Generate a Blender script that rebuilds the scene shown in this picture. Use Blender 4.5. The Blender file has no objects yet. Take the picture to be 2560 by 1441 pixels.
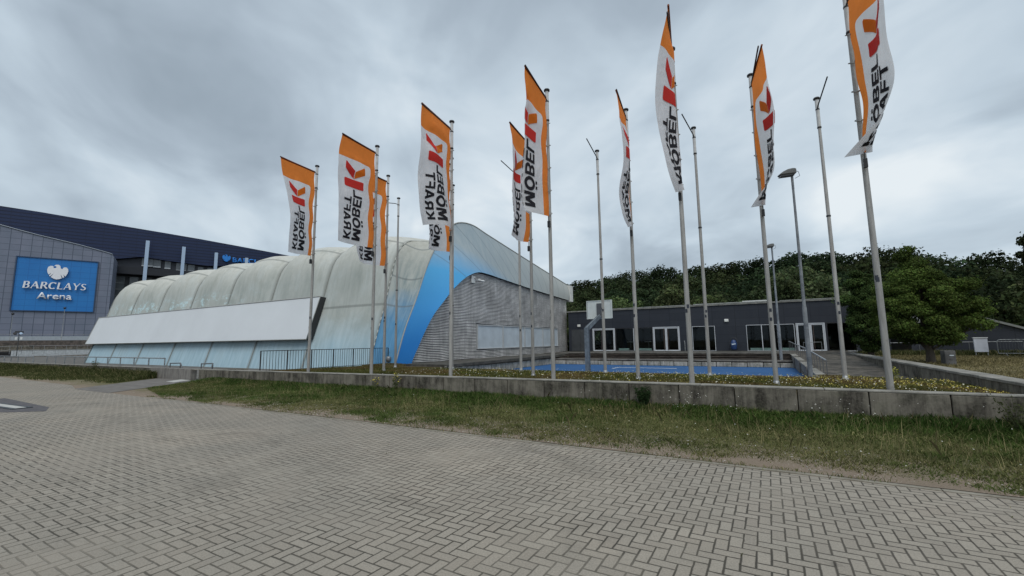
import bpy, bmesh, math, random
import numpy as np
from mathutils import Vector, Matrix
R = math.radians
sc = bpy.context.scene
COL = sc.collection
random.seed(7)
rng = np.random.default_rng(11)

# ------------------------------------------------------------------ camera
cam = bpy.data.cameras.new('camera')
cam.lens = 15.3463; cam.sensor_width = 36.0; cam.clip_start = 0.05; cam.clip_end = 4000
co = bpy.data.objects.new('camera', cam); COL.objects.link(co)
_r = Vector((0.863429, 0.504319, -0.012385)); _u = Vector((0.072263, -0.099346, 0.992426)); _f = Vector((-0.499268, 0.857784, 0.122222))
m = Matrix((_r, _u, -_f)).transposed().to_4x4(); m.translation = (0, 0, 1.65)
co.matrix_world = m
sc.camera = co

# ------------------------------------------------------------------ node helper
class NT:
    def __init__(s, tree):
        s.t = tree; s.n = tree.nodes; s.l = tree.links
    def new(s, typ, **kw):
        n = s.n.new(typ)
        for k, v in kw.items(): setattr(n, k, v)
        return n
    def put(s, sock, v):
        if v is None: return
        if hasattr(v, 'is_linked') or isinstance(v, bpy.types.NodeSocket): s.l.new(v, sock)
        else:
            if sock.type == 'RGBA' and not isinstance(v, (int, float)) and len(v) == 3: v = (*v, 1)
            if sock.type == 'RGBA' and isinstance(v, (int, float)): v = (v, v, v, 1)
            sock.default_value = v
    def math(s, op, a, b=None, c=None, clamp=False):
        n = s.new('ShaderNodeMath', operation=op, use_clamp=clamp)
        s.put(n.inputs[0], a); s.put(n.inputs[1], b); s.put(n.inputs[2], c)
        return n.outputs[0]
    def vmath(s, op, a, b=None, c=None, scale=None):
        n = s.new('ShaderNodeVectorMath', operation=op)
        s.put(n.inputs[0], a)
        if b is not None: s.put(n.inputs[1], b)
        if c is not None: s.put(n.inputs[2], c)
        if scale is not None: s.put(n.inputs[3], scale)
        return n.outputs[1] if op in ('DOT_PRODUCT', 'LENGTH', 'DISTANCE') else n.outputs[0]
    def mix(s, f, a, b, mode='MIX'):
        n = s.new('ShaderNodeMix', data_type='RGBA', blend_type=mode)
        s.put(n.inputs[0], f); s.put(n.inputs[6], a); s.put(n.inputs[7], b)
        return n.outputs[2]
    def noise(s, vec, scale, detail=4, rough=.55, dist=0, w=None):
        n = s.new('ShaderNodeTexNoise'); s.put(n.inputs['Vector'], vec)
        n.inputs['Scale'].default_value = scale; n.inputs['Detail'].default_value = detail
        n.inputs['Roughness'].default_value = rough; n.inputs['Distortion'].default_value = dist
        return n.outputs[0]
    def ramp(s, f, *st, interp='LINEAR'):
        n = s.new('ShaderNodeValToRGB'); cr = n.color_ramp; cr.interpolation = interp
        while len(cr.elements) < len(st): cr.elements.new(.5)
        for e, (p, c) in zip(cr.elements, st):
            e.position = p; e.color = (c, c, c, 1) if isinstance(c, (int, float)) else (*c, 1)
        s.put(n.inputs[0], f); return n.outputs[0]
    def remap(s, v, a, b, c=0., d=1.):
        n = s.new('ShaderNodeMapRange'); s.put(n.inputs[0], v)
        for i, q in enumerate((a, b, c, d)): s.put(n.inputs[i + 1], q)
        return n.outputs[0]
    def pos(s): return s.new('ShaderNodeNewGeometry').outputs['Position']
    def tc(s, w='Object'): return s.new('ShaderNodeTexCoord').outputs[w]
    def sep(s, v):
        n = s.new('ShaderNodeSeparateXYZ'); s.put(n.inputs[0], v); return n.outputs
    def comb(s, x=0., y=0., z=0.):
        n = s.new('ShaderNodeCombineXYZ')
        for i, q in enumerate((x, y, z)): s.put(n.inputs[i], q)
        return n.outputs[0]
    def scl(s, v, k): return s.vmath('MULTIPLY', v, k)
    def rand(s): return s.new('ShaderNodeObjectInfo').outputs['Random']
    def white(s, v):
        n = s.new('ShaderNodeTexWhiteNoise', noise_dimensions='3D'); s.put(n.inputs[0], v); return n.outputs[0]
    def bump(s, h, strength=.3, dist=.01):
        n = s.new('ShaderNodeBump'); n.inputs['Strength'].default_value = strength; n.inputs['Distance'].default_value = dist
        s.put(n.inputs['Height'], h); return n.outputs[0]
    def attr(s, name):
        n = s.new('ShaderNodeAttribute'); n.attribute_name = name; return n.outputs['Color']

# ------------------------------------------------------------------ world: overcast sky with a Nishita base
w = bpy.data.worlds.new('World'); sc.world = w; w.use_nodes = True
t = NT(w.node_tree)
bg = w.node_tree.nodes['Background']
SUN_EL, SUN_AZ = R(54), R(150)          # azimuth measured from +Y towards +X
sky = t.new('ShaderNodeTexSky', sky_type='NISHITA'); sky.sun_disc = False
sky.sun_elevation = SUN_EL; sky.sun_rotation = SUN_AZ; sky.air_density = 1.5; sky.dust_density = 3
d = t.vmath('NORMALIZE', t.tc('Generated'))
sx, sy, sz = t.sep(d)
den = t.math('ADD', t.math('MAXIMUM', sz, 0.0), .32)
pl = t.comb(t.math('DIVIDE', sx, den), t.math('DIVIDE', sy, den), 0.3)
rot = t.new('ShaderNodeVectorRotate'); rot.rotation_type = 'Z_AXIS'; rot.inputs['Angle'].default_value = R(-40); t.l.new(pl, rot.inputs[0])
st = t.vmath('MULTIPLY', rot.outputs[0], (1.25, .95, 1))
n1 = t.noise(st, .75, 6, .5, .5)
n2 = t.noise(t.vmath('ADD', st, (4.2, 1.3, .5)), 2.4, 4, .5, .5)
n3 = t.noise(t.vmath('ADD', st, (1.2, 7.3, .5)), 7.0, 6, .6, .4)
f = t.math('ADD', t.math('ADD', t.math('MULTIPLY', n1, .62), t.math('MULTIPLY', n2, .44)), t.math('MULTIPLY', n3, .035))
f = t.math('SUBTRACT', f, .03)
def lobe(vec, k, amp):
    v = Vector(vec).normalized()
    dp = t.vmath('DOT_PRODUCT', d, tuple(v))
    return t.math('MULTIPLY', t.math('POWER', t.math('MAXIMUM', dp, 0.), k), amp)
def cdir(px, py): return _f * 1091.29 + _r * (px - 1280) - _u * (py - 720.5)     # a sky direction
for (px, py, k, a) in ((380, 170, 14, -.055), (60, 60, 16, -.03), (1500, 40, 26, -.05), (900, 60, 20, -.02), (1000, 420, 30, .02), (330, 430, 60, .04), (1250, 560, 60, .03),
                       (2450, 250, 16, .05), (1650, 520, 60, -.045), (620, 120, 200, .05), (100, 330, 200, -.05), (480, 360, 150, -.05), (2150, 560, 120, .04)):
    f = t.math('ADD', f, lobe(cdir(px, py), k, a))
cl = t.ramp(f, (.30, (.25, .305, .36)), (.42, (.365, .435, .505)), (.51, (.475, .56, .635)), (.59, (.58, .66, .725)), (.68, (.72, .775, .81)))
hz = t.remap(sz, 0., .25, 1., 0.)
cl = t.mix(t.math('MULTIPLY', hz, .35), cl, (.52, .63, .74))
nis = t.vmath('MULTIPLY', sky.outputs[0], (.09, .09, .09))
t.l.new(t.mix(.93, nis, cl), bg.inputs[0]); bg.inputs[1].default_value = 1.0

sun = bpy.data.lights.new('sun', 'SUN'); sun.energy = 1.5; sun.angle = R(38); sun.color = (1, .96, .9)
so = bpy.data.objects.new('sun', sun); COL.objects.link(so)
sd = Vector((math.sin(SUN_AZ) * math.cos(SUN_EL), math.cos(SUN_AZ) * math.cos(SUN_EL), math.sin(SUN_EL)))
so.rotation_euler = sd.to_track_quat('Z', 'Y').to_euler()
so.location = sd * 60
vs = sc.view_settings; vs.view_transform = 'Standard'; vs.look = 'None'; vs.exposure = 0.2; vs.gamma = 1
sc.cycles.max_bounces = 6; sc.cycles.diffuse_bounces = 3; sc.cycles.transparent_max_bounces = 12
sc.cycles.use_denoising = True

# ------------------------------------------------------------------ object helpers
def tag(o, label=None, cat=None, group=None, kind=None):
    if label: o['label'] = label
    if cat: o['category'] = cat
    if group: o['group'] = group
    if kind: o['kind'] = kind
    return o
def empty(name, loc=(0, 0, 0), rz=0., parent=None):
    o = bpy.data.objects.new(name, None); COL.objects.link(o)
    o.location = loc; o.rotation_euler = (0, 0, rz); o.parent = parent; o.empty_display_size = .2
    return o
def thing(name, label, cat, loc=(0, 0, 0), rz=0., group=None):
    return tag(empty(name, loc, rz), label, cat, group)

class MB:
    """collects vertices and faces of one mesh"""
    def __init__(s): s.v = []; s.f = []; s.m = []; s.sm = []; s.mi = 0; s.smooth = False
    def add(s, vs, fs, smooth=None):
        b = len(s.v); s.v += [tuple(p) for p in vs]
        for f in fs:
            s.f.append([b + i for i in f]); s.m.append(s.mi); s.sm.append(s.smooth if smooth is None else smooth)
    def box(s, x0, y0, z0, x1, y1, z1):
        s.add([(x0, y0, z0), (x1, y0, z0), (x1, y1, z0), (x0, y1, z0), (x0, y0, z1), (x1, y0, z1), (x1, y1, z1), (x0, y1, z1)],
              [(0, 3, 2, 1), (4, 5, 6, 7), (0, 1, 5, 4), (1, 2, 6, 5), (2, 3, 7, 6), (3, 0, 4, 7)])
    def tube(s, pts, r, n=10, cap=True, smooth=True):
        pts = [Vector(p) for p in pts]; rs = r if isinstance(r, (list, tuple)) else [r] * len(pts)
        vs = []; fs = []; prev = None
        for i, p in enumerate(pts):
            tg = (pts[min(i + 1, len(pts) - 1)] - pts[max(i - 1, 0)]).normalized()
            if prev is None:
                a = Vector((0, 0, 1)) if abs(tg.z) < .9 else Vector((1, 0, 0))
                x = tg.cross(a).normalized()
            else: x = (prev - tg * prev.dot(tg)).normalized()
            y = tg.cross(x); prev = x
            for k in range(n):
                th = 2 * math.pi * k / n
                vs.append(p + (x * math.cos(th) + y * math.sin(th)) * rs[i])
        for i in range(len(pts) - 1):
            for k in range(n):
                a = i * n + k; b = i * n + (k + 1) % n
                fs.append((a, b, b + n, a + n))
        s.add(vs, fs, smooth)
        if cap:
            b = len(vs)
            s.add(vs[:n], [tuple(reversed(range(n)))], False); s.add(vs[-n:], [tuple(range(n))], False)
    def lathe(s, prof, c=(0, 0), n=16, smooth=True):
        vs = []; fs = []
        for (r, z) in prof:
            for k in range(n):
                th = 2 * math.pi * k / n; vs.append((c[0] + r * math.cos(th), c[1] + r * math.sin(th), z))
        for i in range(len(prof) - 1):
            for k in range(n):
                a = i * n + k; b = i * n + (k + 1) % n; fs.append((a, b, b + n, a + n))
        s.add(vs, fs, smooth)
        s.add(vs[:n], [tuple(reversed(range(n)))], False); s.add(vs[-n:], [tuple(range(n))], False)
    def prism(s, poly, d0, d1, axis='y'):
        """polygon (a,b) pairs extruded between d0 and d1 on axis"""
        def P(a, b, d): return {'y': (a, d, b), 'x': (d, a, b), 'z': (a, b, d)}[axis]
        n = len(poly); vs = [P(a, b, d0) for a, b in poly] + [P(a, b, d1) for a, b in poly]
        s.add(vs, [tuple(range(n)), tuple(reversed(range(n, 2 * n)))] + [(i, i + n, (i + 1) % n + n, (i + 1) % n) for i in range(n)])
    def grid(s, P, smooth=True):
        """P[i][j] points"""
        a = len(P); b = len(P[0]); vs = [p for row in P for p in row]
        s.add(vs, [(i * b + j, i * b + j + 1, (i + 1) * b + j + 1, (i + 1) * b + j) for i in range(a - 1) for j in range(b - 1)], smooth)
    def build(s, name, mats, parent=None, loc=None, recalc=False, bevel=0.):
        me = bpy.data.meshes.new(name); me.from_pydata(s.v, [], s.f)
        for q in (mats if isinstance(mats, (list, tuple)) else [mats]): me.materials.append(q)
        me.polygons.foreach_set('material_index', s.m); me.polygons.foreach_set('use_smooth', s.sm)
        if recalc or bevel:
            bm = bmesh.new(); bm.from_mesh(me)
            if recalc: bmesh.ops.recalc_face_normals(bm, faces=bm.faces)
            if bevel:
                bmesh.ops.remove_doubles(bm, verts=bm.verts, dist=1e-5)
                bmesh.ops.bevel(bm, geom=[e for e in bm.edges if len(e.link_faces) == 2 and e.calc_face_angle(0) > .6], offset=bevel, segments=1, affect='EDGES')
            bm.to_mesh(me); bm.free()
        me.update()
        o = bpy.data.objects.new(name, me); COL.objects.link(o); o.parent = parent
        if loc: o.location = loc
        return o
def copy_tree(o, parent=None):
    c = o.copy(); COL.objects.link(c); c.parent = parent
    for ch in list(o.children): copy_tree(ch, c)
    return c
def fast_mesh(name, verts, nper, mat, col=None, parent=None, smooth=False):
    """verts (N*nper,3) -> N polygons of nper corners each"""
    me = bpy.data.meshes.new(name); n = len(verts); k = n // nper
    me.vertices.add(n); me.vertices.foreach_set('co', np.asarray(verts, np.float32).ravel())
    me.loops.add(n); me.loops.foreach_set('vertex_index', np.arange(n, dtype=np.int32))
    me.polygons.add(k); me.polygons.foreach_set('loop_start', np.arange(0, n, nper, dtype=np.int32))
    me.polygons.foreach_set('loop_total', np.full(k, nper, np.int32))
    if smooth: me.polygons.foreach_set('use_smooth', np.ones(k, bool))
    me.update(calc_edges=True)
    if col is not None:
        a = me.color_attributes.new('tint', 'FLOAT_COLOR', 'POINT')
        c4 = np.ones((n, 4), np.float32); c4[:, :3] = np.repeat(col, nper, 0); a.data.foreach_set('color', c4.ravel())
    me.materials.append(mat)
    o = bpy.data.objects.new(name, me); COL.objects.link(o); o.parent = parent
    return o

# ------------------------------------------------------------------ materials
def newmat(name):
    mt = bpy.data.materials.new(name); mt.use_nodes = True
    t = NT(mt.node_tree); b = mt.node_tree.nodes['Principled BSDF']
    return mt, t, b
def setb(t, b, col=None, rough=None, metal=None, spec=None, normal=None):
    if col is not None: t.put(b.inputs['Base Color'], col)
    if rough is not None: t.put(b.inputs['Roughness'], rough)
    if metal is not None: t.put(b.inputs['Metallic'], metal)
    if spec is not None: t.put(b.inputs['Specular IOR Level'], spec)
    if normal is not None: t.put(b.inputs['Normal'], normal)
def simple(name, col, rough=.6, metal=0., var=.12, scale=3., spec=.4, streak=0.):
    mt, t, b = newmat(name); p = t.pos()
    n = t.noise(p, scale, 5, .6)
    f = t.remap(n, .3, .7, 1 - var, 1 + var)
    if streak:
        n2 = t.noise(t.vmath('MULTIPLY', p, (6, 6, .5)), 1., 4)
        f = t.math('MULTIPLY', f, t.remap(n2, .35, .7, 1 - streak, 1.))
    c = t.vmath('SCALE', t.comb(*col), scale=f)
    setb(t, b, c, rough, metal, spec)
    return mt
def concrete(name, base, dark, streak=.6, bump=.25, moss=0., joints=None):
    mt, t, b = newmat(name); p = t.pos()
    ob = t.vmath('ADD', p, t.vmath('SCALE', t.comb(7.3, 3.1, 0.), scale=t.rand()))
    st_ = t.noise(t.vmath('MULTIPLY', ob, (5, 5, .7)), 1.3, 6, .65, .3)
    bl = t.noise(ob, 1.7, 6, .65, .4)
    fi = t.noise(ob, 26, 4, .6)
    f = t.math('ADD', t.math('MULTIPLY', st_, streak), t.math('MULTIPLY', bl, 1 - streak))
    c = t.mix(t.remap(f, .41, .59), dark, base)
    c = t.mix(t.remap(fi, .35, .75, 0, .25), c, tuple(x * 1.5 for x in base))
    if moss:
        mm = t.remap(t.noise(ob, 3.1, 5, .7), .5, .68, 0, moss)
        c = t.mix(mm, c, (.035, .05, .018))
    setb(t, b, c, .9, 0, .25, t.bump(t.math('ADD', fi, t.math('MULTIPLY', bl, 2.)), bump, .01))
    return mt

# herringbone paving, 20 x 10 cm blocks laid parallel to the verge
def paving_mat():
    mt, t, b = newmat('herringbone_paving'); p = t.pos()
    px, py, _ = t.sep(p)
    jx = t.math('MULTIPLY', t.math('SUBTRACT', t.noise(p, 9., 2), .5), .10)
    jy = t.math('MULTIPLY', t.math('SUBTRACT', t.noise(t.vmath('ADD', p, (9, 4, 0)), 9., 2), .5), .10)
    x = t.math('ADD', t.math('MULTIPLY', px, 10.), jx); y = t.math('ADD', t.math('MULTIPLY', py, 10.), jy)
    i = t.math('FLOOR', x); j = t.math('FLOOR', y)
    fx = t.math('SUBTRACT', x, i); fy = t.math('SUBTRACT', y, j)
    mm = t.math('FLOORED_MODULO', t.math('SUBTRACT', i, j), 4.)
    eq = lambda k: t.math('COMPARE', mm, float(k), .1)
    hor = t.math('LESS_THAN', mm, 1.5)
    uh = t.math('ADD', fx, eq(1)); uv = t.math('ADD', fy, eq(2))
    mixf = lambda f_, a, b_: t.math('ADD', t.math('MULTIPLY', f_, a), t.math('MULTIPLY', t.math('SUBTRACT', 1., f_), b_))
    u = mixf(hor, uh, uv); v = mixf(hor, fy, fx)
    dd = t.math('MINIMUM', t.math('MINIMUM', u, t.math('SUBTRACT', 2., u)), t.math('MINIMUM', v, t.math('SUBTRACT', 1., v)))
    idx = mixf(hor, t.math('SUBTRACT', i, eq(1)), i); idy = mixf(hor, j, t.math('SUBTRACT', j, eq(2)))
    rid = t.white(t.comb(idx, idy, t.math('MULTIPLY', hor, 3.)))
    big = t.noise(p, .28, 5, .6, .5); mid = t.noise(p, 1.1, 5, .62, .3); fine = t.noise(p, 60, 5, .7); grit = t.noise(p, 230, 3, .6)
    base = t.mix(rid, (.278, .242, .198), (.338, .300, .248))
    base = t.mix(t.remap(mid, .35, .7, 0, .55), base, (.235, .215, .18))
    base = t.mix(t.remap(big, .35, .65, .0, .35), base, (.18, .18, .165))
    base = t.vmath('SCALE', base, scale=t.remap(fine, .25, .75, .72, 1.26))
    base = t.vmath('SCALE', base, scale=t.remap(grit, .3, .7, .8, 1.2))
    spk = t.math('GREATER_THAN', t.noise(p, 95, 2, .5), .73)
    base = t.mix(t.math('MULTIPLY', spk, .7), base, (.06, .055, .05))
    # sand and silt fill the joints in broad patches
    fill = t.remap(t.noise(t.vmath('ADD', p, (3, 11, 0)), .42, 5, .6, .6), .52, .66)
    wv = t.remap(t.noise(p, 1.9, 3), .3, .7, .055, .095)
    dd = t.math('ADD', dd, t.math('MULTIPLY', t.math('SUBTRACT', t.noise(p, 38, 4, .7), .5), .07))
    n = t.new('ShaderNodeMapRange', interpolation_type='SMOOTHSTEP'); t.put(n.inputs[0], dd); t.put(n.inputs[1], t.math('MULTIPLY', wv, .45)); t.put(n.inputs[2], t.math('MULTIPLY', wv, 1.5))
    n.inputs[3].default_value = 1.; n.inputs[4].default_value = 0.
    jm = n.outputs[0]
    jcol = t.mix(t.noise(p, 2.2, 4), (.03, .028, .024), (.075, .066, .05))
    jcol = t.mix(fill, jcol, (.21, .19, .155))
    c = t.mix(t.math('MULTIPLY', jm, .97), base, jcol)
    # grime, pale sandy patches close by
    sand = t.math('MULTIPLY', t.remap(t.noise(t.vmath('ADD', p, (21, 5, 0)), .38, 5, .62, .5), .53, .68), t.remap(px, -4.5, .5, 1., .35))
    c = t.mix(t.math('MULTIPLY', sand, .55), c, (.27, .24, .20))
    dark = t.remap(t.noise(t.vmath('ADD', p, (1, 25, 0)), .6, 5, .65, .8), .56, .72)
    c = t.vmath('SCALE', c, scale=t.remap(dark, 0, 1, 1., .72))
    spot = t.remap(t.noise(t.vmath('ADD', p, (31, 2, 0)), 3.3, 3, .5, .3), .70, .76)
    c = t.vmath('SCALE', c, scale=t.remap(spot, 0, 1, 1., .62))
    h = t.math('ADD', t.math('MULTIPLY', jm, -1.), t.math('MULTIPLY', fine, .25))
    setb(t, b, c, .88, 0, .3, t.bump(h, .55, .006))
    return mt
M_PAVE = paving_mat()

def soil_mat():
    mt, t, b = newmat('verge_soil'); p = t.pos(); px, py, _ = t.sep(p)
    n1 = t.noise(p, 1.3, 6, .65, .5); n2 = t.noise(p, 9, 5, .7); n3 = t.noise(p, 45, 4, .7)
    soil = t.mix(n3, (.15, .115, .085), (.30, .245, .19))
    grass = t.mix(n2, (.05, .06, .02), (.16, .155, .065))
    g = t.math('ADD', t.remap(py, 6.7, 8.6, -.25, 1.15), t.math('MULTIPLY', t.math('SUBTRACT', n1, .5), 2.2), clamp=True)
    c = t.mix(g, soil, grass)
    vor = t.new('ShaderNodeTexVoronoi', feature='F1'); vor.inputs['Scale'].default_value = 28; t.l.new(p, vor.inputs[0])
    peb = t.math('MULTIPLY', t.math('LESS_THAN', vor.outputs['Distance'], .2), t.math('GREATER_THAN', t.noise(p, 2.2, 3), .55))
    c = t.mix(t.math('MULTIPLY', peb, t.math('SUBTRACT', 1., t.math('MULTIPLY', g, .8))), c, (.42, .38, .33))
    setb(t, b, c, .95, 0, .15, t.bump(t.math('ADD', n3, n2), .7, .03)); return mt
M_SOIL = soil_mat()
def ground_mat():
    mt, t, b = newmat('rough_grass_ground'); p = t.pos()
    c = t.mix(t.remap(t.noise(p, .35, 6, .6), .35, .65), (.05, .06, .025), (.17, .14, .085))
    c = t.mix(t.remap(t.noise(p, 6, 5, .7), .4, .7, 0, .6), c, (.07, .075, .03))
    setb(t, b, c, .95, 0, .1, t.bump(t.noise(p, 12, 5), .6, .05)); return mt
M_GROUND = ground_mat()
def tinted(name, rough=.8, trans=.25, spec=.08, varsc=.6):
    mt, t, b = newmat(name); c = t.attr('tint'); p = t.pos()
    c = t.vmath('SCALE', c, scale=t.remap(t.noise(p, varsc, 4), .3, .7, .75, 1.25))
    setb(t, b, c, rough, 0, spec)
    out = t.n['Material Output']; tr = t.new('ShaderNodeBsdfTranslucent'); t.put(tr.inputs[0], t.vmath('SCALE', c, scale=1.2))
    mx = t.new('ShaderNodeMixShader'); mx.inputs[0].default_value = trans
    t.l.new(b.outputs[0], mx.inputs[1]); t.l.new(tr.outputs[0], mx.inputs[2]); t.l.new(mx.outputs[0], out.inputs[0])
    return mt
M_LEAF = tinted('leaf'); M_GRASS = tinted('grass_blade', .75, .25); M_FLOWER = tinted('petal', .7, .2)
M_BARK = concrete('bark', (.10, .085, .07), (.035, .028, .022), .7, .6)

M_WALL = concrete('retaining_wall_concrete', (.17, .157, .13), (.026, .023, .019), .5, .35, .2)
M_WALLTOP = concrete('lit_top_concrete', (.27, .26, .235), (.15, .145, .13), .1, .35, .12)  # paler than the wall panels: light on the tops is put into the colour
M_WALLIGHT = concrete('light_grey_wall_concrete', (.21, .20, .185), (.10, .095, .09), .6, .3, .05)
M_BLOCK = concrete('whitewashed_block', (.40, .385, .35), (.15, .145, .13), .6, .3, .45)
M_SLAB = concrete('walkway_slab', (.095, .09, .08), (.04, .038, .034), .3, .3, .2)
M_GALV = simple('galvanised_steel', (.30, .315, .325), .5, .55, .35, 7., .5, .3)
M_BLACK = simple('black_plastic', (.018, .018, .02), .45, 0, .1)
M_DARKSTEEL = simple('dark_steel', (.05, .055, .06), .5, .3, .2)
M_RAIL = simple('grey_rail', (.13, .135, .14), .5, .5, .2)
def pole_mat():
    mt, t, b = newmat('white_lacquered_pole'); p = t.pos(); o = t.tc('Object'); z = t.sep(o)[2]
    st_ = t.noise(t.vmath('MULTIPLY', p, (9, 9, 1.0)), 1.6, 6, .7, .3); bl = t.noise(p, 11, 5, .7)
    c = t.mix(t.remap(st_, .35, .68), (.42, .42, .41), (.24, .235, .225))
    c = t.mix(t.remap(bl, .58, .74, 0, .6), c, (.17, .15, .13))
    c = t.mix(t.remap(z, 3.0, 0.2, 0., .35), c, (.22, .21, .195))
    c = t.vmath('SCALE', c, scale=t.remap(t.rand(), 0, 1, .85, 1.1))
    setb(t, b, c, .5, .1, .4); return mt
M_POLE = pole_mat(); M_SLEEVE = simple('pole_sleeve_white', (.50, .51, .51), .4, 0, .15, 5)
M_STICKER = simple('sticker', (.03, .035, .05), .5, 0, .5, 60)
M_CORD = simple('halyard_cord', (.22, .21, .19), .7)

def flag_mat():
    mt, t, b = newmat('printed_flag_cloth'); uv = t.tc('UV'); u, v, _ = t.sep(uv)
    # white panel = rounded box occupying u>.15, v>.20 (v measured downwards in metres-equal units)
    r = .10
    qx = t.math('MAXIMUM', t.math('SUBTRACT', .135 * 1.65 + r, t.math('MULTIPLY', u, 1.65)), 0.)
    qy = t.math('MAXIMUM', t.math('SUBTRACT', .185 * 3.6 + r, t.math('MULTIPLY', v, 3.6)), 0.)
    dd = t.math('SQRT', t.math('ADD', t.math('MULTIPLY', qx, qx), t.math('MULTIPLY', qy, qy)))
    org = t.math('GREATER_THAN', dd, r)
    n = t.noise(t.vmath('MULTIPLY', uv, (1.65, 3.6, 1)), 2.5, 5, .6)
    weave = t.remap(n, .3, .7, .93, 1.05)
    c = t.mix(org, (.84, .85, .88), (.92, .275, .055))
    hem = t.math('LESS_THAN', v, .012)
    c = t.mix(hem, c, (.25, .06, .015))
    c = t.vmath('SCALE', c, scale=weave)
    crz = t.noise(t.vmath('MULTIPLY', uv, (2.2, 2.4, 1)), 2.2, 5, .6, 1.2)
    setb(t, b, c, .8, 0, .2, t.bump(crz, .8, .06))
    out = t.n['Material Output']; tr = t.new('ShaderNodeBsdfTranslucent'); t.put(tr.inputs[0], c)
    mx = t.new('ShaderNodeMixShader'); mx.inputs[0].default_value = .5
    t.l.new(b.outputs[0], mx.inputs[1]); t.l.new(tr.outputs[0], mx.inputs[2]); t.l.new(mx.outputs[0], out.inputs[0])
    return mt
M_FLAG = flag_mat()
def ink(name, col, tr_=.2):
    mt, t, b = newmat(name); setb(t, b, col, .75, 0, .2)
    out = t.n['Material Output']; tr = t.new('ShaderNodeBsdfTranslucent'); t.put(tr.inputs[0], col)
    mx = t.new('ShaderNodeMixShader'); mx.inputs[0].default_value = tr_
    t.l.new(b.outputs[0], mx.inputs[1]); t.l.new(tr.outputs[0], mx.inputs[2]); t.l.new(mx.outputs[0], out.inputs[0])
    return mt
M_INKBLACK = ink('ink_black', (.018, .018, .024), .1); M_INKRED = ink('ink_red', (.72, .055, .045), .35); M_INKORANGE = ink('ink_orange', (.80, .21, .02), .35)

# ------------------------------------------------------------------ SETTING: ground
g = MB(); g.add([(-1500, -900, -.02), (1500, -900, -.02), (1500, 2200, -.02), (-1500, 2200, -.02)], [(0, 1, 2, 3)])
tag(g.build('ground', M_GROUND), kind='structure')
g = MB(); g.add([(-70, -14, 0), (30, -14, 0), (30, 6.55, 0), (-70, 6.55, 0)], [(0, 1, 2, 3)])
g.add([(-70, 6.55, 0), (-24.0, 6.55, 0), (-26.5, 7.1, 0), (-70, 7.5, 0)], [(0, 1, 2, 3)])
tag(g.build('pavement', M_PAVE), kind='structure')
# flush kerb course along the verge
M_KERB = concrete('kerb_stone', (.26, .24, .20), (.16, .145, .115), .1, .3)
g = MB(); x = -17.5
while x < 24:
    g.box(x + .006, 6.575, -.05, x + .994, 6.655, .004 + random.uniform(-.003, .004)); x += 1.0
tag(g.build('kerb', M_KERB), kind='structure')
M_ASPH = simple('path_asphalt', (.15, .14, .13), .9, 0, .25, 2.5, .2)
g = MB(); g.add([(-24.0, 6.5, .005), (-20.6, 6.5, .005), (-23.6, 10.75, .005), (-27.6, 10.75, .005)], [(0, 1, 2, 3)])
tag(g.build('path', M_ASPH), kind='structure')
M_PALE = simple('pale_slab', (.42, .42, .40), .9, 0, .1)
g = MB(); g.prism([(-24.35, 9.75), (-23.45, 9.7), (-24.0, 10.6), (-25.0, 10.6)], .006, .02, 'z')
tag(g.build('entrance_slab', M_PALE), kind='structure')
# drain cover in a patch of asphalt at the left
g = MB(); g.add([(-22, 3.1, .004), (-17.2, 3.35, .004), (-16.4, 3.95, .004), (-17.4, 4.25, .004), (-22, 4.3, .004)], [(0, 1, 2, 3, 4)])
tag(g.build('asphalt_patch', simple('patch_asphalt', (.085, .08, .085), .85, 0, .3, 5)), kind='structure')
th = thing('drain_cover', 'narrow pale drain cover set in dark asphalt patch on paving', 'drain cover', (-18.75, 3.75, .004), R(4))
g = MB(); g.box(-1.2, -.12, 0, .95, .12, .012); g.build('cover_plate', M_PALE, th, bevel=.003)
g = MB(); g.box(-1.27, -.22, 0, 1.02, -.123, .02); g.box(-1.27, .123, 0, 1.02, .19, .02); g.box(.953, -.123, 0, 1.02, .123, .02); g.box(-1.27, -.123, 0, -1.203, .123, .02)
g.build('frame', M_DARKSTEEL, th)

g = MB(); g.add([(-75, 6.5, -.006), (12, 6.5, -.006), (12, 10.8, -.006), (-75, 10.8, -.006)], [(0, 1, 2, 3)])
tag(g.build('verge_base', M_SOIL), kind='structure')
M_FORE = concrete('forecourt_concrete', (.15, .145, .135), (.085, .08, .075), 0., .2)
g = MB(); g.add([(-150, 11, -.01), (-19.1, 11, -.01), (-19.1, 60, -.01), (-150, 60, -.01)], [(0, 1, 2, 3)])
tag(g.build('forecourt', M_FORE), kind='structure')

def vnoise(x, y, s=1., seed=0):
    x = np.asarray(x) * s + seed * 17.3; y = np.asarray(y) * s + seed * 5.1
    xi = np.floor(x); yi = np.floor(y); fx = x - xi; fy = y - yi
    h = lambda a, b: (np.sin(a * 127.1 + b * 311.7 + seed * 3.7) * 43758.5453) % 1.0
    fx = fx * fx * (3 - 2 * fx); fy = fy * fy * (3 - 2 * fy)
    return (h(xi, yi) * (1 - fx) + h(xi + 1, yi) * fx) * (1 - fy) + (h(xi, yi + 1) * (1 - fx) + h(xi + 1, yi + 1) * fx) * fy
def fbm(x, y, s=1., seed=0): return .5 * vnoise(x, y, s, seed) + .3 * vnoise(x, y, s * 2.1, seed + 1) + .2 * vnoise(x, y, s * 4.3, seed + 2)
def path_left(y): return -24.0 + (y - 6.5) / 4.25 * -3.6
def path_right(y): return -20.6 + (y - 6.5) / 4.25 * -3.0
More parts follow.
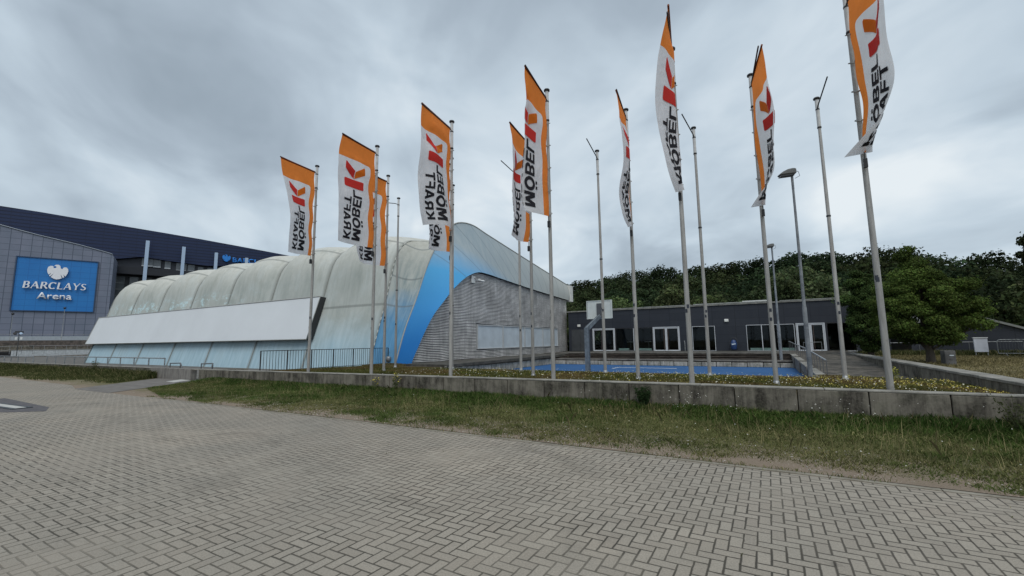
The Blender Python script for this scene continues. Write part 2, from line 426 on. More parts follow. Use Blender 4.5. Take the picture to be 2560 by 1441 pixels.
def verge_h(x, y):
    k = np.clip((y - 6.7) / 4., 0, 1); n = fbm(x, y, .9, 3); fade = np.clip((x - path_right(y)) / 1.5, 0, 1)
    e = np.clip((y - 6.68) / .25, 0, 1)
    return .004 + e * (-.012 + .10 * k * k + .055 * (n - .35)) * fade
g = MB(); P = []
for iy in range(33):
    y = 6.68 + (10.74 - 6.68) * iy / 32
    x0 = path_right(y) + .15 + max(0, (7.9 - y)) * 3.0
    P.append([(x0 + (12 - x0) * ix / 200, y, float(verge_h(x0 + (12 - x0) * ix / 200, y))) for ix in range(201)])
g.grid(P); tag(g.build('verge_soil', M_SOIL), kind='structure')
g = MB(); P = []
for iy in range(17):
    y = 7.3 + (10.74 - 7.3) * iy / 16; x1 = path_left(y) - .2
    P.append([(-75 + (x1 + 75) * ix / 120, y, -.012 + min(1, iy / 3, (120 - ix) / 3) * (.02 + .16 * (iy / 16) ** 2 + .06 * float(fbm(-75 + (x1 + 75) * ix / 120, y, .5, 5)))) for ix in range(121)])
g.grid(P); tag(g.build('verge_soil_far', M_SOIL), kind='structure')

# planted bed (raised), court, terrace, right hand lawn
def bed_mat():
    mt, t, b = newmat('bed_soil'); p = t.pos()
    c = t.mix(t.noise(p, 3, 6, .7), (.05, .042, .024), (.14, .10, .05))
    setb(t, b, c, .95, 0, .1, t.bump(t.noise(p, 25, 4), .6, .02)); return mt
g = MB(); g.box(-19.0, 10.95, -.02, 1.9, 16.35, .465); g.box(-19.0, 16.35, -.02, -16.2, 21.0, .45); g.box(-16.2, 16.35, -.02, -13.75, 16.9, .47)
g.grid([[(x, y, z) for x, z in ((1.3, .2), (1.31, .468), (2.0, .455), (3.2, .415), (4.1, .355), (5.0, .32))] for y in (10.95, 14, 16.36, 17.4)] + [[(x, 18.3, .0) for x in (1.3, 1.31, 2.0, 3.2, 4.1, 5.0)]])
tag(g.build('bed_ground', bed_mat()), kind='structure')
def court_mat():
    mt, t, b = newmat('blue_sports_surface'); p = t.pos()
    c = t.mix(t.remap(t.noise(p, .8, 6, .6), .3, .7), (.012, .072, .195), (.020, .092, .245))
    c = t.mix(t.remap(t.noise(p, 6, 5, .7), .6, .75, 0, .5), c, (.10, .20, .42))
    setb(t, b, c, .75, 0, .3); return mt
g = MB(); g.box(-13.75, 16.36, -.02, 1.3, 29.5, .0)
tag(g.build('sports_court', court_mat()), kind='structure')
M_LINE = simple('court_line_paint', (.75, .77, .78), .7, 0, .2, 9)
g = MB(); g.add([(-8.1, 26.82, .004), (-4.7, 26.76, .004), (-4.7, 26.94, .004), (-8.1, 26.96, .004)], [(0, 1, 2, 3)])
g.add([(-8.2, 25.7, .004), (-8.1, 25.7, .004), (-8.06, 27.0, .004), (-8.14, 27.0, .004)], [(0, 1, 2, 3)])
g.add([(-12, 21.2, .004), (1.0, 21.2, .004), (1.0, 21.27, .004), (-12, 21.27, .004)], [(0, 1, 2, 3)])
tag(g.build('court_line', M_LINE), kind='structure')

# walkway beside the hall and its block edging
g = MB(); g.prism([(17.0, .44), (38, .52), (38, .70), (17.0, .58)], -16.32, -13.62, 'x')
tag(g.build('walkway', M_SLAB), kind='structure')
def block_row(name, pts, n, h0, h1, thick, mat, label, cat):
    th = thing(name, label, cat, (0, 0, 0))
    a = Vector(pts[0]); bb = Vector(pts[1]); dr = (bb - a) / n; nr = Vector((-dr.y, dr.x)).normalized() * thick
    for k in range(n):
        p = a + dr * k; q = a + dr * (k + 1) - dr.normalized() * .03
        o = MB(); j = random.uniform(-.012, .012)
        o.add([(p.x, p.y, h0), (q.x, q.y, h0), (q.x + nr.x, q.y + nr.y, h0), (p.x + nr.x, p.y + nr.y, h0),
               (p.x, p.y, h1 + j), (q.x, q.y, h1 + j), (q.x + nr.x, q.y + nr.y, h1 + j), (p.x + nr.x, p.y + nr.y, h1 + j)],
              [(0, 3, 2, 1), (4, 5, 6, 7), (0, 1, 5, 4), (1, 2, 6, 5), (2, 3, 7, 6), (3, 0, 4, 7)])
        o.build('block', mat, th, recalc=True, bevel=.015)
    return th
block_row('block_edging', ((-13.74, 29.5), (-13.74, 16.4)), 22, 0, .40, -.12, M_BLOCK, 'stained white block edging under the walkway beside the blue court', 'edging')
block_row('court_wall', ((-13.6, 29.5), (1.3, 29.5)), 18, 0, .26, .2, M_BLOCK, 'low row of stained white blocks along the far side of the blue court', 'low wall')
g = MB(); g.box(-13.6, 29.71, 0, 1.2, 30.3, .28)
g.box(-13.6, 32.0, 0, 1.3, 38, .74); tag(g.build('terrace', M_SLAB), kind='structure')
th = thing('timber_steps', 'dark weathered timber seating steps rising from court to dark building', 'steps', (0, 30.3, 0))
M_TIMB = concrete('dark_timber', (.075, .06, .05), (.022, .018, .016), .2, .3)
M_TIMBL = concrete('step_edge', (.17, .16, .145), (.07, .065, .06), .2, .3)
g = MB(); g.box(-13.7, -.75, .31, 1.25, .0, .39); g.build('front_step', M_TIMBL, th, bevel=.008)
for k in range(3):
    z = .45 + k * .10
    g = MB(); g.box(-13.9 - k * .6, .01 + k * .57, z - .045, 1.2, .55 + k * .57, z); g.build('step', M_TIMB, th, bevel=.008)
g = MB(); g.box(-15.6, 1.5, .70, 1.2, 1.72, .765); g.build('top_step', M_TIMBL, th, bevel=.008)

# ramp beside the court with its stepped side wall
M_GRAVEL = concrete('gravel_path', (.115, .105, .09), (.04, .037, .033), .0, .9)
g = MB(); P = [[(x, y, z) for x in np.linspace(1.2, 4.6, 4)] for y, z in ((17.2, .03), (20, .06), (24, .14), (29, .38), (33, .60), (36.5, .75), (40, .76))]
g.grid(P); tag(g.build('gravel_ramp', M_GRAVEL), kind='structure')
th = thing('ramp_wall', 'pale stepped concrete side wall of the ramp beside blue court', 'wall', (1.3, 18, 0))
for k in range(4):
    y0 = k * 3.6; y1 = y0 + 3.59; zt = .44 + k * .085
    g = MB(); g.box(0 - k * .07, y0, -.0, .22 - k * .07, y1, zt - .05); g.build('wall_panel', M_WALLIGHT, th, bevel=.008)
    g = MB(); g.box(-.03 - k * .07, y0, zt - .048, .25 - k * .07, y1 - .01, zt + .01); g.build('coping', M_WALLTOP, th, bevel=.008)
th = thing('handrail', 'metal handrail with thin balusters climbing beside the ramp wall', 'handrail', (1.4, 18.2, 0))
pts = [(.22, 0, .90), (.1, 6.8, 1.16), (-.1, 11, 1.30), (-.3, 14.8, 1.46)]
g = MB(); g.tube(pts, .026, 8); g.build('top_rail', simple('bright_rail', (.45, .46, .47), .35, .8), th)
def lerp_pts(pts, y):
    for a, b in zip(pts, pts[1:]):
        if y <= b[1]: k = (y - a[1]) / (b[1] - a[1]); return [a[i] + (b[i] - a[i]) * k for i in range(3)]
    return pts[-1]
for k in range(17):
    p = lerp_pts(pts, k * 14.8 / 16); g = MB(); g.tube([(p[0], p[1], p[2]), (p[0], p[1], p[2] - .52)], .013, 6); g.build('baluster', M_RAIL, th)
th = thing('door_rail', 'short bent metal rail before the right hand white doors', 'rail', (2.0, 35.5, .74))
g = MB(); g.tube([(0, 0, 0), (0, 0, .62), (1.0, 0, .64), (1.0, 0, .0)], .02, 8); g.build('rail_tube', M_GALV, th)

# ------------------------------------------------------------------ retaining walls
th = thing('retaining_wall', 'long dark stained concrete retaining wall of jointed panels holding the flower bed', 'retaining wall', (0, 10.7, 0))
x = -23.52; k = 0
while x < 9:
    wv = 1.14; zt = .50 + .12 * min(1, max(0, (x + 24) / 22)); dy = random.uniform(-.008, .008)
    g = MB(); g.box(x + .009, dy, -.1, x + wv - .009, .24, zt - .001 + random.uniform(-.004, .004)); o = g.build('wall_panel', M_WALL, th, bevel=.01)
    x += wv; k += 1
x = -24.2; k = 0
while x < 9:
    L_ = 2.28 if x > -2 else 4.56; zt = .50 + .12 * min(1, max(0, (x + L_ / 2 + 24) / 22))
    g = MB(); g.prism([(x + .006, .50 + .12 * min(1, max(0, (x + 24) / 22))), (x + L_ - .006, .50 + .12 * min(1, max(0, (x + L_ + 24) / 22))), (x + L_ - .006, .535 + .12 * min(1, max(0, (x + L_ + 24) / 22))), (x + .006, .535 + .12 * min(1, max(0, (x + 24) / 22)))], -.005, .26, 'y')
    g.build('coping', M_WALLTOP, th, recalc=True, bevel=.008); x += L_
th = thing('entrance_wall', 'paler bare concrete wall section at the end of the asphalt path', 'wall', (-28.6, 10.7, 0))
for a, b in ((0, 1.45), (1.46, 2.9), (2.91, 4.38)):
    g = MB(); g.box(a, -.04, -.05, b - .012, .24, .53); g.build('wall_panel', M_WALLIGHT, th, bevel=.01)
th = thing('side_wall', 'dark concrete wall behind tall grass left of the path', 'wall', (-75, 10.75, 0))
for k in range(11):
    g = MB(); g.box(k * 4.2, 0, -.05, k * 4.2 + 4.18, .24, .40 + .008 * k); g.build('wall_panel', M_WALL, th, bevel=.01)
    g = MB(); g.box(k * 4.2, -.02, .403 + .008 * k, k * 4.2 + 4.185, .26, .435 + .008 * k); g.build('coping', M_WALLTOP, th, bevel=.008)
th = thing('lawn_wall', 'concrete wall with broad pale coping between ramp and dry lawn', 'retaining wall', (0, 0, 0))
def rw(y): return 4.75 - (y - 11) / 27 * .5
for k in range(11):
    y0 = 11.0 + k * 2.5; y1 = y0 + 2.49; zt = .60 + (y0 - 11) * .003
    xa, xb = rw(y0), rw(y1)
    for nm, o0, o1, z0, z1, mt_ in (('wall_panel', 0, .42, 0, zt - .055, M_WALL), ('coping', -.03, .46, zt - .052, zt + .02, M_WALLTOP)):
        g = MB(); g.add([(xa + o0, y0, z0), (xa + o1, y0, z0), (xb + o1, y1, z0), (xb + o0, y1, z0), (xa + o0, y0, z1), (xa + o1, y0, z1), (xb + o1, y1, z1), (xb + o0, y1, z1)],
                        [(0, 3, 2, 1), (4, 5, 6, 7), (0, 1, 5, 4), (1, 2, 6, 5), (2, 3, 7, 6), (3, 0, 4, 7)])
        g.build(nm, mt_, th, bevel=.008)
# dry lawn on the right
def lawn_mat():
    mt, t, b = newmat('dry_lawn'); p = t.pos()
    st_ = t.noise(t.vmath('MULTIPLY', p, (.25, 1.2, 1)), 1.2, 6, .65, .6)
    c = t.mix(t.remap(st_, .38, .6), (.055, .062, .025), (.26, .20, .115))
    c = t.mix(t.remap(t.noise(p, 14, 4, .7), .4, .7, 0, .5), c, (.11, .10, .055))
    setb(t, b, c, .95, 0, .1, t.bump(t.noise(p, 20, 4), .6, .04)); return mt
g = MB(); P = [[(4.95 + (60 - 4.95) * i / 60, 11 + (60 - 11) * j / 50, .42 + .10 * float(fbm(4.95 + 55 * i / 60, 11 + 49 * j / 50, .3, 8))) for i in range(61)] for j in range(51)]
g.grid(P); tag(g.build('lawn', lawn_mat()), kind='structure')
# ------------------------------------------------------------------ HALL with ribbed membrane shell
def interp(keys, x):
    if x <= keys[0][0]: return keys[0][1]
    for (a, p), (b, q) in zip(keys, keys[1:]):
        if x <= b:
            k = (x - a) / (b - a)
            return tuple(u + (v - u) * k for u, v in zip(p, q)) if isinstance(p, tuple) else p + (q - p) * k
    return keys[-1][1]
def resample(pts, n):
    """Catmull-Rom through pts, n samples evenly over the length"""
    P = [Vector(p) for p in pts]; P = [P[0] * 2 - P[1]] + P + [P[-1] * 2 - P[-2]]; out = []
    for i in range(1, len(P) - 2):
        for k in range(14):
            t_ = k / 14; a, b, c_, d_ = P[i - 1:i + 3]
            out.append(.5 * ((2 * b) + (c_ - a) * t_ + (2 * a - 5 * b + 4 * c_ - d_) * t_ ** 2 + (3 * b - a - 3 * c_ + d_) * t_ ** 3))
    out.append(P[-2]); L_ = [0]
    for a, b in zip(out, out[1:]): L_.append(L_[-1] + (b - a).length)
    res = []; j = 0
    for i in range(n):
        s_ = L_[-1] * i / (n - 1)
        while j < len(L_) - 2 and L_[j + 1] < s_: j += 1
        k = (s_ - L_[j]) / max(1e-9, L_[j + 1] - L_[j]); res.append(out[j].lerp(out[j + 1], min(1, k)))
    return res
def membrane(name, blue_base=True):
    mt, t, b = newmat(name); p = t.pos(); px, py, pz = t.sep(p); uv = t.tc('UV'); u, v, _ = t.sep(uv)
    st_ = t.noise(t.vmath('MULTIPLY', p, (2.2, .8, .22)), 1.5, 6, .65, .4)
    bl = t.noise(t.vmath('MULTIPLY', p, (1, 1, .7)), .5, 6, .65, .4); fi = t.noise(p, 3.2, 6, .7)
    grey = t.mix(t.remap(t.math('ADD', t.math('MULTIPLY', st_, .35), t.math('MULTIPLY', bl, .65)), .38, .6), (.32, .355, .34), (.45, .475, .455))
    warm = t.mix(t.remap(fi, .35, .7), (.46, .46, .42), (.60, .59, .54))
    up = t.remap(pz, 6.2, 9.3)
    c = t.mix(up, grey, warm)
    blue = t.mix(t.remap(st_, .3, .7), (.27, .395, .465), (.36, .50, .58))
    lo = t.math('ADD', t.remap(pz, 3.8, 1.0), t.math('MULTIPLY', t.math('SUBTRACT', bl, .5), 1.0), clamp=True)
    c = t.mix(t.math('MULTIPLY', lo, .95), c, blue)
    # washed patches above the white board
    wash = t.math('MULTIPLY', t.remap(t.noise(t.vmath('MULTIPLY', p, (.5, 1, .8)), 1.3, 7, .8, .15), .53, .60), t.math('MULTIPLY', t.remap(px, -33, -40), t.math('MULTIPLY', t.remap(pz, 6.3, 5.6), t.remap(pz, 4.5, 5.))))
    c = t.mix(t.math('MULTIPLY', wash, .9), c, (.50, .66, .70))
    # weld seams across the cloth
    lines = None
    for vv in (.155, .315, .42, .535, .65, .8):
        dd = t.math('ABSOLUTE', t.math('SUBTRACT', v, vv)); l_ = t.remap(dd, .0016, .0040, 1., 0.)
        lines = l_ if lines is None else t.math('MAXIMUM', lines, l_)
    frac = t.math('FRACT', u)
    rl = t.remap(t.math('MINIMUM', frac, t.math('SUBTRACT', 1., frac)), .010, .05, .55, 0.)
    c = t.mix(t.math('MULTIPLY', lines, .5), c, (.13, .14, .135)); c = t.mix(rl, c, (.13, .135, .12))
    # moss running down beside the ribs
    c = t.mix(t.math('MULTIPLY', t.remap(t.noise(t.vmath('MULTIPLY', p, (1.6, 1, .25)), 1.1, 6, .7), .52, .76, 0., .40), t.remap(pz, 3.5, 7.)), c, (.18, .195, .15))
    c = t.mix(t.remap(t.noise(t.vmath('MULTIPLY', p, (4.5, 1, .35)), 1.0, 5, .7), .55, .8, 0., .22), c, (.13, .15, .14))
    setb(t, b, c, .75, 0, .15, t.bump(t.math('ADD', fi, t.math('MULTIPLY', lines, -1.5)), .15, .03)); return mt
M_MEMB = membrane('membrane_cloth')
def set_uv(o, fn):
    me = o.data; uvl = me.uv_layers.new(name='UVMap')
    for l in me.loops: uvl.data[l.index].uv = fn(l.vertex_index)

hall = thing('sports_hall', 'long hall under a scalloped grey white membrane shell with a blue arched front', 'hall', (-16.3, 17.4, 0))
hx, hy = -16.3, 17.4
PROF = [(17.95, -.1), (18.32, 1.2), (18.62, 2.2), (19.08, 3.7), (19.42, 4.9), (19.95, 6.85), (20.4, 7.74), (21.1, 8.32), (22.1, 8.56), (23.8, 8.78), (26, 8.9), (30, 8.7), (34.5, 8.2), (39.6, 6.9)]
NP = 60
prof = [(p.x, p.y) for p in resample([(a, b, 0) for a, b in PROF], NP)]
RX = [-20.2, -26.4, -32.6, -38.85, -45.1, -51.4, -57.7, -64.0]
NB = 14
P = []; UV = []
for bi in range(len(RX) - 1):
    for k in range(NB + (bi == len(RX) - 2)):
        fr = k / NB; xx = RX[bi] + (RX[bi + 1] - RX[bi]) * fr; row = []; bul = 1 - abs(2 * fr - 1) ** 2.2
        for j, (yy, zz) in enumerate(prof):
            a = prof[max(0, j - 1)]; b = prof[min(NP - 1, j + 1)]; n_ = Vector((a[1] - b[1], b[0] - a[0])).normalized()
            amp = .64 * min(1, max(0, (zz - 3.8) / 4.5)) * bul
            row.append((xx - hx, yy + n_.x * amp - hy, zz + n_.y * amp)); UV.append((bi + fr, j / (NP - 1)))
        P.append(row)
g = MB(); g.grid(P); o = g.build('membrane_shell', M_MEMB, hall); set_uv(o, lambda i: UV[i])
# end wall at the far left and back wall
g = MB(); g.prism([(y - hy, z) for y, z in prof] + [(39.6 - hy, -.1)], RX[-1] - hx - .02, RX[-1] - hx + .25, 'x')
g.box(RX[-1] - hx + .3, 39.3 - hy, -.1, -1.0, 39.55 - hy, 6.8); g.build('end_wall', M_SLAB, hall, recalc=True)
# last bay flaring up to the gable edge
EDGE = [(-18.45, 18.22, -.1), (-18.45, 19.1, 2.4), (-18.45, 20.01, 4.27), (-18.4, 21.01, 6.65), (-18.3, 22.05, 8.4), (-18.1, 23.28, 9.72), (-17.85, 24.9, 10.03), (-17.6, 26.9, 9.58), (-17.2, 30.93, 8.70), (-16.5, 39.6, 6.95)]
INNER = [(-16.3, 17.2, 0.0), (-16.3, 17.52, .8), (-16.3, 17.89, 1.39), (-16.3, 18.35, 2.14), (-16.3, 19.1, 3.16), (-16.3, 19.87, 3.9), (-16.3, 20.99, 4.9), (-16.3, 22.3, 5.78), (-16.3, 23.6, 6.25), (-16.3, 24.9, 6.27), (-16.3, 26.48, 6.17), (-16.3, 31.23, 5.88), (-16.3, 38.8, 5.52)]
E_ = resample(EDGE, NP); I_ = resample(INNER, 201)
A_ = [Vector((RX[0], y, z)) for y, z in prof]
# resample both with matching shares: E index at Y of A
P = []; UV = []
for k in range(11):
    fr = k / 10; row = []
    for j in range(NP):
        p = A_[j].lerp(E_[j], fr); sag = .32 * math.sin(math.pi * fr) * min(1, max(0, (A_[j].z - 2) / 6))
        row.append((p.x - hx, p.y - hy + sag * .5, p.z - sag)); UV.append((-1 + fr * .999, j / (NP - 1)))
    P.append(row)
def wedge_mat():
    mt, t, b = newmat('membrane_end_bay'); p = t.pos(); px, py, pz = t.sep(p); uv = t.tc('UV'); u, v, _ = t.sep(uv)
    st_ = t.noise(t.vmath('MULTIPLY', p, (3, .8, .25)), 1.5, 6, .65, .4)
    grey = t.mix(t.remap(st_, .38, .62), (.22, .27, .275), (.36, .39, .375))
    warm = t.mix(t.remap(t.noise(p, 3, 6, .7), .35, .7), (.36, .36, .32), (.46, .46, .42))
    c = t.mix(t.remap(pz, 5.5, 8.5), grey, warm)
    blue = t.mix(t.remap(st_, .3, .7), (.06, .19, .35), (.12, .28, .45))
    k = t.math('ADD', t.remap(pz, 5.6, 1.5, -.1, 1.4), t.math('MULTIPLY', t.math('SUBTRACT', t.noise(p, .9, 4), .5), .8), clamp=True)
    c = t.mix(k, c, blue)
    lines = None
    for vv in (.155, .225, .315, .41, .52):
        l_ = t.remap(t.math('ABSOLUTE', t.math('SUBTRACT', v, vv)), .0014, .003, 1., 0.); lines = l_ if lines is None else t.math('MAXIMUM', lines, l_)
    c = t.mix(t.math('MULTIPLY', lines, .55), c, (.12, .14, .15))
    setb(t, b, c, .75, 0, .15); return mt
g = MB(); g.grid(P); o = g.build('end_bay_membrane', wedge_mat(), hall); set_uv(o, lambda i: UV[i])
# the arched front: band from the outer edge in to the opening
def frontband_mat():
    mt, t, b = newmat('front_band_paint'); p = t.pos(); px, py, pz = t.sep(p); uv = t.tc('UV'); u, v, _ = t.sep(uv)
    n = t.noise(p, .7, 5, .6); st_ = t.noise(t.vmath('MULTIPLY', p, (1, 2.4, .3)), 1.6, 5, .65)
    grey = t.mix(t.remap(st_, .3, .7), (.265, .33, .37), (.34, .395, .42))
    grey = t.mix(t.remap(py, 25, 38, 0, .8), grey, (.41, .42, .395))
    mid = (.07, .30, .56); deep = (.016, .15, .43)
    zz = t.math('ADD', pz, t.math('ADD', t.math('MULTIPLY', t.math('SUBTRACT', py, 21.), .38), t.math('MULTIPLY', t.math('SUBTRACT', n, .5), .8)))
    c = t.mix(t.remap(zz, .5, 6.3), deep, mid)
    c = t.mix(t.remap(zz, 6.3, 9.0), c, grey)
    lines = None
    for k in range(1, 15):
        l_ = t.remap(t.math('ABSOLUTE', t.math('SUBTRACT', v, .24 + k * .054)), .0008, .0018, 1., 0.); lines = l_ if lines is None else t.math('MAXIMUM', lines, l_)
    c = t.mix(t.math('MULTIPLY', lines, .42), c, (.09, .12, .15))
    c = t.mix(t.remap(u, .93, 1., 0., .25), c, (.15, .17, .16))
    setb(t, b, c, .75, 0, .15); return mt
KE = [(0, 0), (.28, .30), (.40, .47), (.52, .60), (1, 1)]   # share of E length -> share of I length
P = []; UV = []
NE = 90; E9 = resample(EDGE, NE)
def I_at(fr):
    f_ = fr * 200; i = int(min(199, f_)); return I_[i].lerp(I_[i + 1], f_ - i)
for k in range(9):
    fr = k / 8; row = []
    for j in range(NE):
        s_ = j / (NE - 1); a = E9[j]; b = I_at(interp(KE, s_)); p = b.lerp(a, fr)
        row.append((p.x - hx + .12 * math.sin(math.pi * fr), p.y - hy, p.z)); UV.append((fr, s_))
    P.append(row)
g = MB(); g.grid(P); o = g.build('front_band', frontband_mat(), hall, recalc=False); set_uv(o, lambda i: UV[i])
# return behind the inner edge, so that the opening has depth
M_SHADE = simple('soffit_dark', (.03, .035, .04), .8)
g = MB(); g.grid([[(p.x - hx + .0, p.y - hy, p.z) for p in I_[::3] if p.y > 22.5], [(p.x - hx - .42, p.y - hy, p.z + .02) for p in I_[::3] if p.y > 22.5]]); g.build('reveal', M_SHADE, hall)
g = MB(); g.tube([(p.x - hx, p.y - hy, p.z) for p in E9], .05, 6); g.build('edge_trim', simple('edge_trim', (.30, .31, .29), .6), hall)
# end box of the fascia at the back right
g = MB(); g.box(-.35, 39.0 - hy, 5.42, .08, 39.72 - hy, 6.98); g.build('fascia_end', simple('fascia_end_white', (.55, .56, .54), .6), hall, bevel=.02)
# ribs
M_RIB = simple('rib_cover', (.27, .285, .27), .7)
def lacing_mat():
    mt, t, b = newmat('rib_lacing'); p = t.pos(); z = t.sep(p)[2]
    a = t.math('FRACT', t.math('MULTIPLY', z, 2.6)); k = t.math('LESS_THAN', a, .42)
    setb(t, b, t.mix(k, (.20, .21, .19), (.48, .49, .46)), .6); return mt
M_LACE = lacing_mat()
for i, rx in enumerate(RX):
    g = MB(); g.tube([(rx - hx, y - hy - .02, z + .01) for y, z in prof[:46]], .03, 6); rb = g.build('rib', M_LACE if i == 0 else M_RIB, hall)
# louvred cladding
SL_W = simple('cladding_white', (.84, .83, .82), .45, .1, .25, 1.2, .4, .3); SL_D = simple('cladding_shadow', (.035, .04, .048), .7)
g = MB(); g.prism([(17.6 - hy, .3)] + [(p.y - hy + max(0, min(.2, (24.3 - p.y) * .2)), p.z + .02) for p in I_[9:198:3]] + [(38.75 - hy, .3)], -.36, -.30, 'x'); g.build('cladding_backing', SL_D, hall, recalc=True)
def left_y(z):
    q = [p for p in I_ if p.y < 24.3]
    for a, b in zip(q, q[1:]):
        if a.z <= z <= b.z: return .17 + a.y + (b.y - a.y) * (z - a.z) / max(1e-6, b.z - a.z)
    return None
def right_y(z):
    q = [p for p in I_ if p.y >= 24.3]
    if z <= q[-1].z: return 38.68
    for a, b in zip(q, q[1:]):
        if b.z <= z <= a.z: return a.y + (b.y - a.y) * (a.z - z) / max(1e-6, a.z - b.z)
    return None
WIN = (23.70, 36.5, 1.19, 2.82)
g = MB(); z = .52; pitch = .094
while z < 6.2:
    a = left_y(z) or 17.5; b = right_y(z)
    if b and b - a > .3:
        segs = [(a, b)]
        if WIN[2] - .04 < z < WIN[3]: segs = [(a, WIN[0] - .05), (WIN[1] + .05, b)]
        for (p0, p1) in segs:
            nseg = max(1, int((p1 - p0) / .5)); ys = np.linspace(p0, p1, nseg + 1)
            jit = [random.uniform(-.004, .004) for _ in ys]
            base = (.45 + (.70 - .45) * 0) * 0
            rows = []
            for (dx_, dz_) in ((-.30, -.004), (-.215, .010), (-.215, .048), (-.30, .056)):
                rows.append([(dx_, y - hy, z + dz_ + jj + .022 * math.sin(y * 1.15 + z * 1.9) + .012 * math.sin(y * 3.1 - z)) for y, jj in zip(ys, jit)])
            g.grid(rows, False)
    z += pitch
g.build('cladding', SL_W, hall)
# plinth gap and window band
g = MB(); g.box(-.40, 17.3 - hy, .0, -.24, 38.7 - hy, .50); g.build('plinth', M_SLAB, hall)
M_BOARD = simple('boarded_pane', (.47, .53, .58), .35, 0, .12, 1.5, .5); M_FRAME = simple('aluminium_frame', (.50, .52, .53), .4, .3, .08)
YS = [23.72, 26.97, 30.22, 33.42, 36.48]
for a, b in zip(YS, YS[1:]):
    g = MB(); z0, z1 = 1.19, 2.81
    for q in ((a, z0, a + .07, z1), (b - .07, z0, b - .002, z1), (a + .07, z0, b - .07, z0 + .07), (a + .07, z1 - .07, b - .07, z1)):
        g.box(-.30, q[0] - hy, q[1], -.16, q[2] - hy, q[3])
    wn = g.build('window', M_FRAME, hall, bevel=.006)
    g = MB(); g.box(-.26, a + .07 - hy, z0 + .07, -.21, b - .07 - hy, z1 - .07); g.build('pane', M_BOARD, wn)
# big white board on the side
g = MB()
BX0, BX1 = -64.5 - hx, -26.05 - hx
g.add([(BX0, 18.02 - hy, 2.0), (BX1, 18.02 - hy, 2.0), (BX1, 18.92 - hy, 4.86), (BX0, 18.92 - hy, 4.86), (BX0, 18.42 - hy, 1.95), (BX1, 18.42 - hy, 1.95), (BX1, 19.36 - hy, 4.82), (BX0, 19.36 - hy, 4.82)],
      [(0, 1, 2, 3)])
g.mi = 1; g.add(g.v[:8], [(7, 6, 5, 4), (0, 4, 5, 1), (1, 5, 6, 2), (2, 6, 7, 3), (3, 7, 4, 0)])
brd = g.build('banner_board', [simple('white_banner', (.54, .57, .60), .55, 0, .04, .4), simple('board_side_shade', (.03, .032, .034), .8)], hall)  # sides and back coloured dark to paint the shadow gap beside the board
g = MB()
g.tube([(BX0, 18.0 - hy, 1.98), (BX1, 18.0 - hy, 1.98), (BX1, 18.9 - hy, 4.88), (BX0, 18.9 - hy, 4.88), (BX0, 18.0 - hy, 1.98)], .035, 6); g.build('frame', simple('board_frame', (.34, .35, .34), .6), brd)
for k in range(14):
    xx = BX0 + 1 + k * 2.85; g = MB(); g.box(xx, 18.3 - hy, 2.3, xx + .12, 18.72 - hy, 2.42); g.build('bracket', M_DARKSTEEL, brd)
# camera unit above the cladding
th = thing('security_camera', 'small white wall camera box high on the striped cladding', 'camera', (hx - .2, 23.3, 5.72))
g = MB(); g.box(0, -.28, -.22, .08, .12, .28); g.build('mount_plate', simple('unit_white', (.6, .62, .62), .5), th, bevel=.01)
g = MB(); g.tube([(.08, 0, .1), (.3, .1, .08), (.34, .3, .02)], .03, 8); g.build('bracket', M_GALV, th)
g = MB(); g.tube([(.25, .12, .0), (.5, .5, -.08)], .07, 10); g.build('housing', simple('unit_white2', (.6, .62, .62), .5), th)
# blue box by the hall corner
th = thing('floodlight', 'small grey ground floodlight on a bracket beside the hall corner', 'floodlight', (-18.95, 18.35, .45))
g = MB(); g.tube([(0, -.12, 0), (0, -.12, .3), (0, .12, .3), (0, .12, 0)], .018, 6); g.build('bracket', M_GALV, th)
g = MB(); g.lathe([(.02, .12), (.14, .16), (.16, .3), (.14, .42), (.05, .46)], (0, 0), 12); g.build('lamp_head', M_GALV, th)

# ------------------------------------------------------------------ LOW DARK BUILDING
def panel_mat():
    mt, t, b = newmat('dark_panel'); p = t.pos(); px, py, pz = t.sep(p)
    a = t.math('FRACT', t.math('DIVIDE', t.math('ADD', px, t.math('ADD', py, 50.)), 1.62)); c_ = t.math('FRACT', t.math('DIVIDE', t.math('SUBTRACT', pz, .13), .62))
    l1 = t.remap(t.math('MINIMUM', a, t.math('SUBTRACT', 1., a)), .006, .014, 1., 0.); l2 = t.remap(t.math('MINIMUM', c_, t.math('SUBTRACT', 1., c_)), .012, .032, .6, 0.)
    l_ = t.math('MAXIMUM', l1, l2)
    idd = t.white(t.comb(t.math('FLOOR', t.math('DIVIDE', t.math('ADD', px, t.math('ADD', py, 50.)), 1.62)), t.math('FLOOR', t.math('DIVIDE', t.math('SUBTRACT', pz, .13), .62)), 0.))
    c = t.mix(idd, (.017, .021, .031), (.023, .028, .039))
    c = t.mix(t.remap(t.noise(t.vmath('MULTIPLY', p, (2, 2, .4)), 1.3, 5), .4, .7, 0, .4), c, (.028, .031, .040))
    c = t.mix(l_, c, (.008, .010, .016))
    setb(t, b, c, .5, 0, .4, t.bump(l_, -.4, .01)); return mt
M_PANEL = panel_mat()
